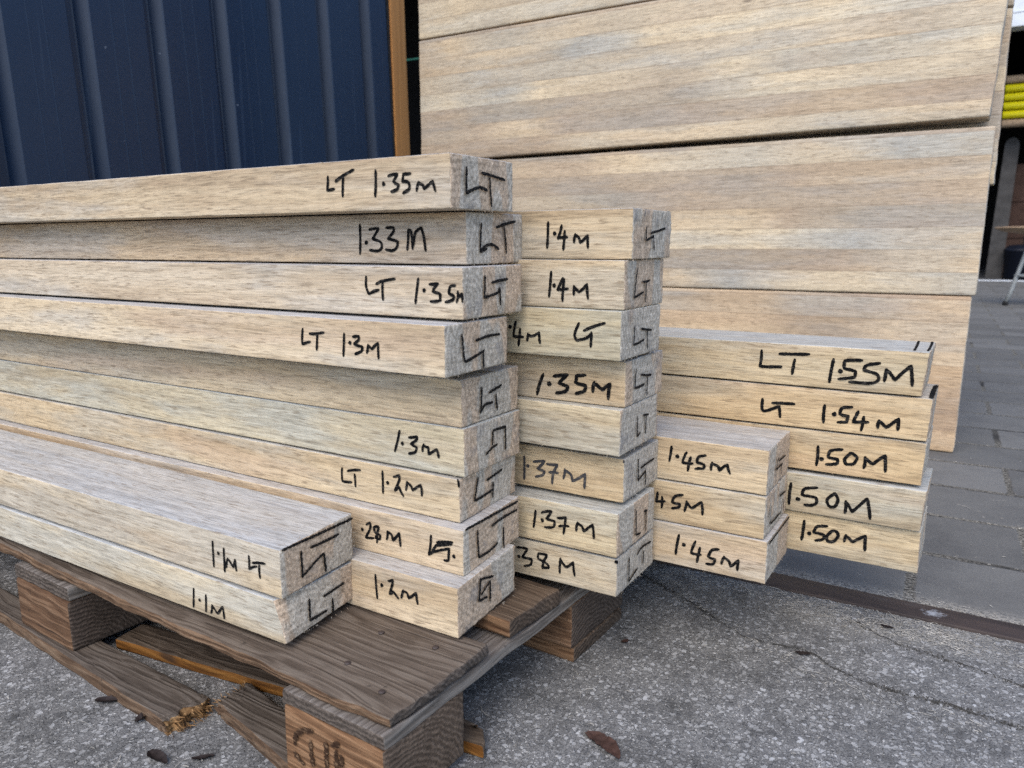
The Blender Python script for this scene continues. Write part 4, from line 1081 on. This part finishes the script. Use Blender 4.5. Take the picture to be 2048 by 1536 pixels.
def shavings():
    rnd = random.Random(21)
    b = MB()
    def sliver(x, y, z, ln, wd, a, cur):
        v = []; n = 4
        lift = ln*0.10*rnd.random()
        for i in range(n+1):
            t = i/n-0.5
            an = a + cur*t
            px = x + ln*t*math.cos(an); py = y + ln*t*math.sin(an)
            pz = z + 0.0007 + lift*(1-4*t*t) + 0.0004*rnd.random()
            nx, ny = -math.sin(an)*wd/2, math.cos(an)*wd/2
            k = 1-abs(t)*0.8
            v += [(px+nx*k, py+ny*k, pz+0.0004*rnd.random()), (px-nx*k, py-ny*k, pz)]
        b.add(v, [(2*i, 2*i+2, 2*i+3, 2*i+1) for i in range(n)])
    def one(x, y, z, big):
        if z == G: z = gz(x, y)
        ln = 0.0014+0.006*rnd.random()**2.6
        if rnd.random() < big: ln = 0.012+0.018*rnd.random()
        sliver(x, y, z, ln, 0.0004+0.0008*rnd.random()**1.5, rnd.gauss(0.1, 0.9), (rnd.random()-0.5)*1.6)
    # drift along both sides of the steel strip
    for k in range(5200):
        x = -0.15+0.95*rnd.random()
        d = abs(rnd.gauss(0, 1))
        dens = 0.35+0.9*max(0, mnoise.noise(Vector((x*9, 0, 2)))+0.35)
        if rnd.random() > dens: continue
        if rnd.random() < 0.72: one(x, 0.426-0.026*d, G, 0.03)
        else: one(x, 0.471+0.010*d, PV, 0.02)
    # heap at the strip
    for k in range(420): one(rnd.gauss(0.345, 0.05), 0.395+rnd.gauss(0, 0.018), G, 0.10)
    # scattered
    for k in range(620): one(-0.3+1.3*rnd.random(), -0.5+0.9*rnd.random(), G, 0.10)
    for k in range(500):
        y = 0.5+2.6*rnd.random()**1.5
        one(0.05+1.0*rnd.random(), y, PV, 0.06)
    # along the crack
    for k in range(260):
        t = rnd.random()
        x = 0.05+0.5*t; y = 0.375-0.12*min(1, t*2.2)-0.03*t
        one(x, y+rnd.gauss(0, 0.008), G, 0.08)
    # joints of the paving
    for k in range(700):
        r = rnd.randrange(1, 6)
        one(0.1+0.8*rnd.random(), 0.468+0.187*r+rnd.gauss(0, 0.004), PV, 0.01)
    # on the left, around the broken board
    for k in range(70): one(-0.5+0.5*rnd.random(), -0.24+0.07*rnd.random(), G, 0.05)
    o = b.build('wood_shavings', 'shav'); o['kind'] = 'stuff'
    tag(o, 'pale curly wood shavings strewn over asphalt and paving', 'wood shavings')
shavings()

def pebbles():
    rnd = random.Random(31)
    b = MB()
    t = (1+5**0.5)/2
    iv = [Vector(p).normalized() for p in [(-1,t,0),(1,t,0),(-1,-t,0),(1,-t,0),(0,-1,t),(0,1,t),(0,-1,-t),(0,1,-t),(t,0,-1),(t,0,1),(-t,0,-1),(-t,0,1)]]
    fc = [(0,11,5),(0,5,1),(0,1,7),(0,7,10),(0,10,11),(1,5,9),(5,11,4),(11,10,2),(10,7,6),(7,1,8),(3,9,4),(3,4,2),(3,2,6),(3,6,8),(3,8,9),(4,9,5),(2,4,11),(6,2,10),(8,6,7),(9,8,1)]
    for k in range(3200):
        if k < 2600: x = -0.12+0.85*rnd.random(); y = -0.42+0.84*rnd.random()
        else: x = -0.75+0.75*rnd.random(); y = -0.40+0.24*rnd.random()
        s = 0.0008+0.0013*rnd.random()**2
        a = rnd.random()*6.28; c, n = math.cos(a), math.sin(a)
        sx, sy, sz = s*(0.8+0.7*rnd.random()), s*(0.7+0.4*rnd.random()), s*0.45
        vs = []
        for p in iv:
            j = 0.8+0.4*rnd.random()
            u, w, h = p.x*sx*j, p.y*sy*j, p.z*sz*j
            vs.append((x+u*c-w*n, y+u*n+w*c, gz(x, y)+sz*0.1+h))
        b.add(vs, fc)
    o = b.build('loose_pebbles', 'peb', smooth=False); o['kind'] = 'stuff'
    tag(o, 'small grey stones bedded in the asphalt surface', 'gravel')
pebbles()

def crack_grit():
    rnd = random.Random(41)
    b = MB()
    path = [(0.02,0.385),(0.054,0.367),(0.121,0.333),(0.161,0.306),(0.203,0.284),(0.262,0.292),(0.309,0.263),(0.343,0.257),(0.376,0.256),(0.407,0.259),(0.449,0.252),(0.469,0.254),(0.54,0.235)]
    path2 = [(0.30,0.388),(0.345,0.358),(0.385,0.350),(0.43,0.343),(0.47,0.330),(0.52,0.326)]
    for k in range(2600):
        q = path if k < 2000 else path2
        i = rnd.randrange(len(q)-1); t = rnd.random()
        x = q[i][0]+(q[i+1][0]-q[i][0])*t; y = q[i][1]+(q[i+1][1]-q[i][1])*t
        dens = 0.5 + 1.3*mnoise.noise(Vector((x*26, y*26, 5)))
        if rnd.random() > dens: continue
        y += rnd.gauss(0, 0.0045)*(0.6+0.8*abs(mnoise.noise(Vector((x*17, 3, 1))))); x += rnd.gauss(0, 0.004)
        s = 0.0004+0.0009*rnd.random()**2
        z = gz(x, y)+s*0.5
        a = rnd.random()*6.28; c, n = math.cos(a)*s, math.sin(a)*s
        b.add([(x+c, y+n, z), (x-n, y+c, z), (x-c*0.8, y-n*0.8, z), (x+n, y-c, z), (x, y, z+s*0.7), (x, y, z-s)],
              [(0,1,4),(1,2,4),(2,3,4),(3,0,4),(1,0,5),(2,1,5),(3,2,5),(0,3,5)])
    o = b.build('crack_grit', 'soil'); o['kind'] = 'stuff'
    tag(o, 'dark loose grit gathered along the cracks in the asphalt', 'grit')
crack_grit()
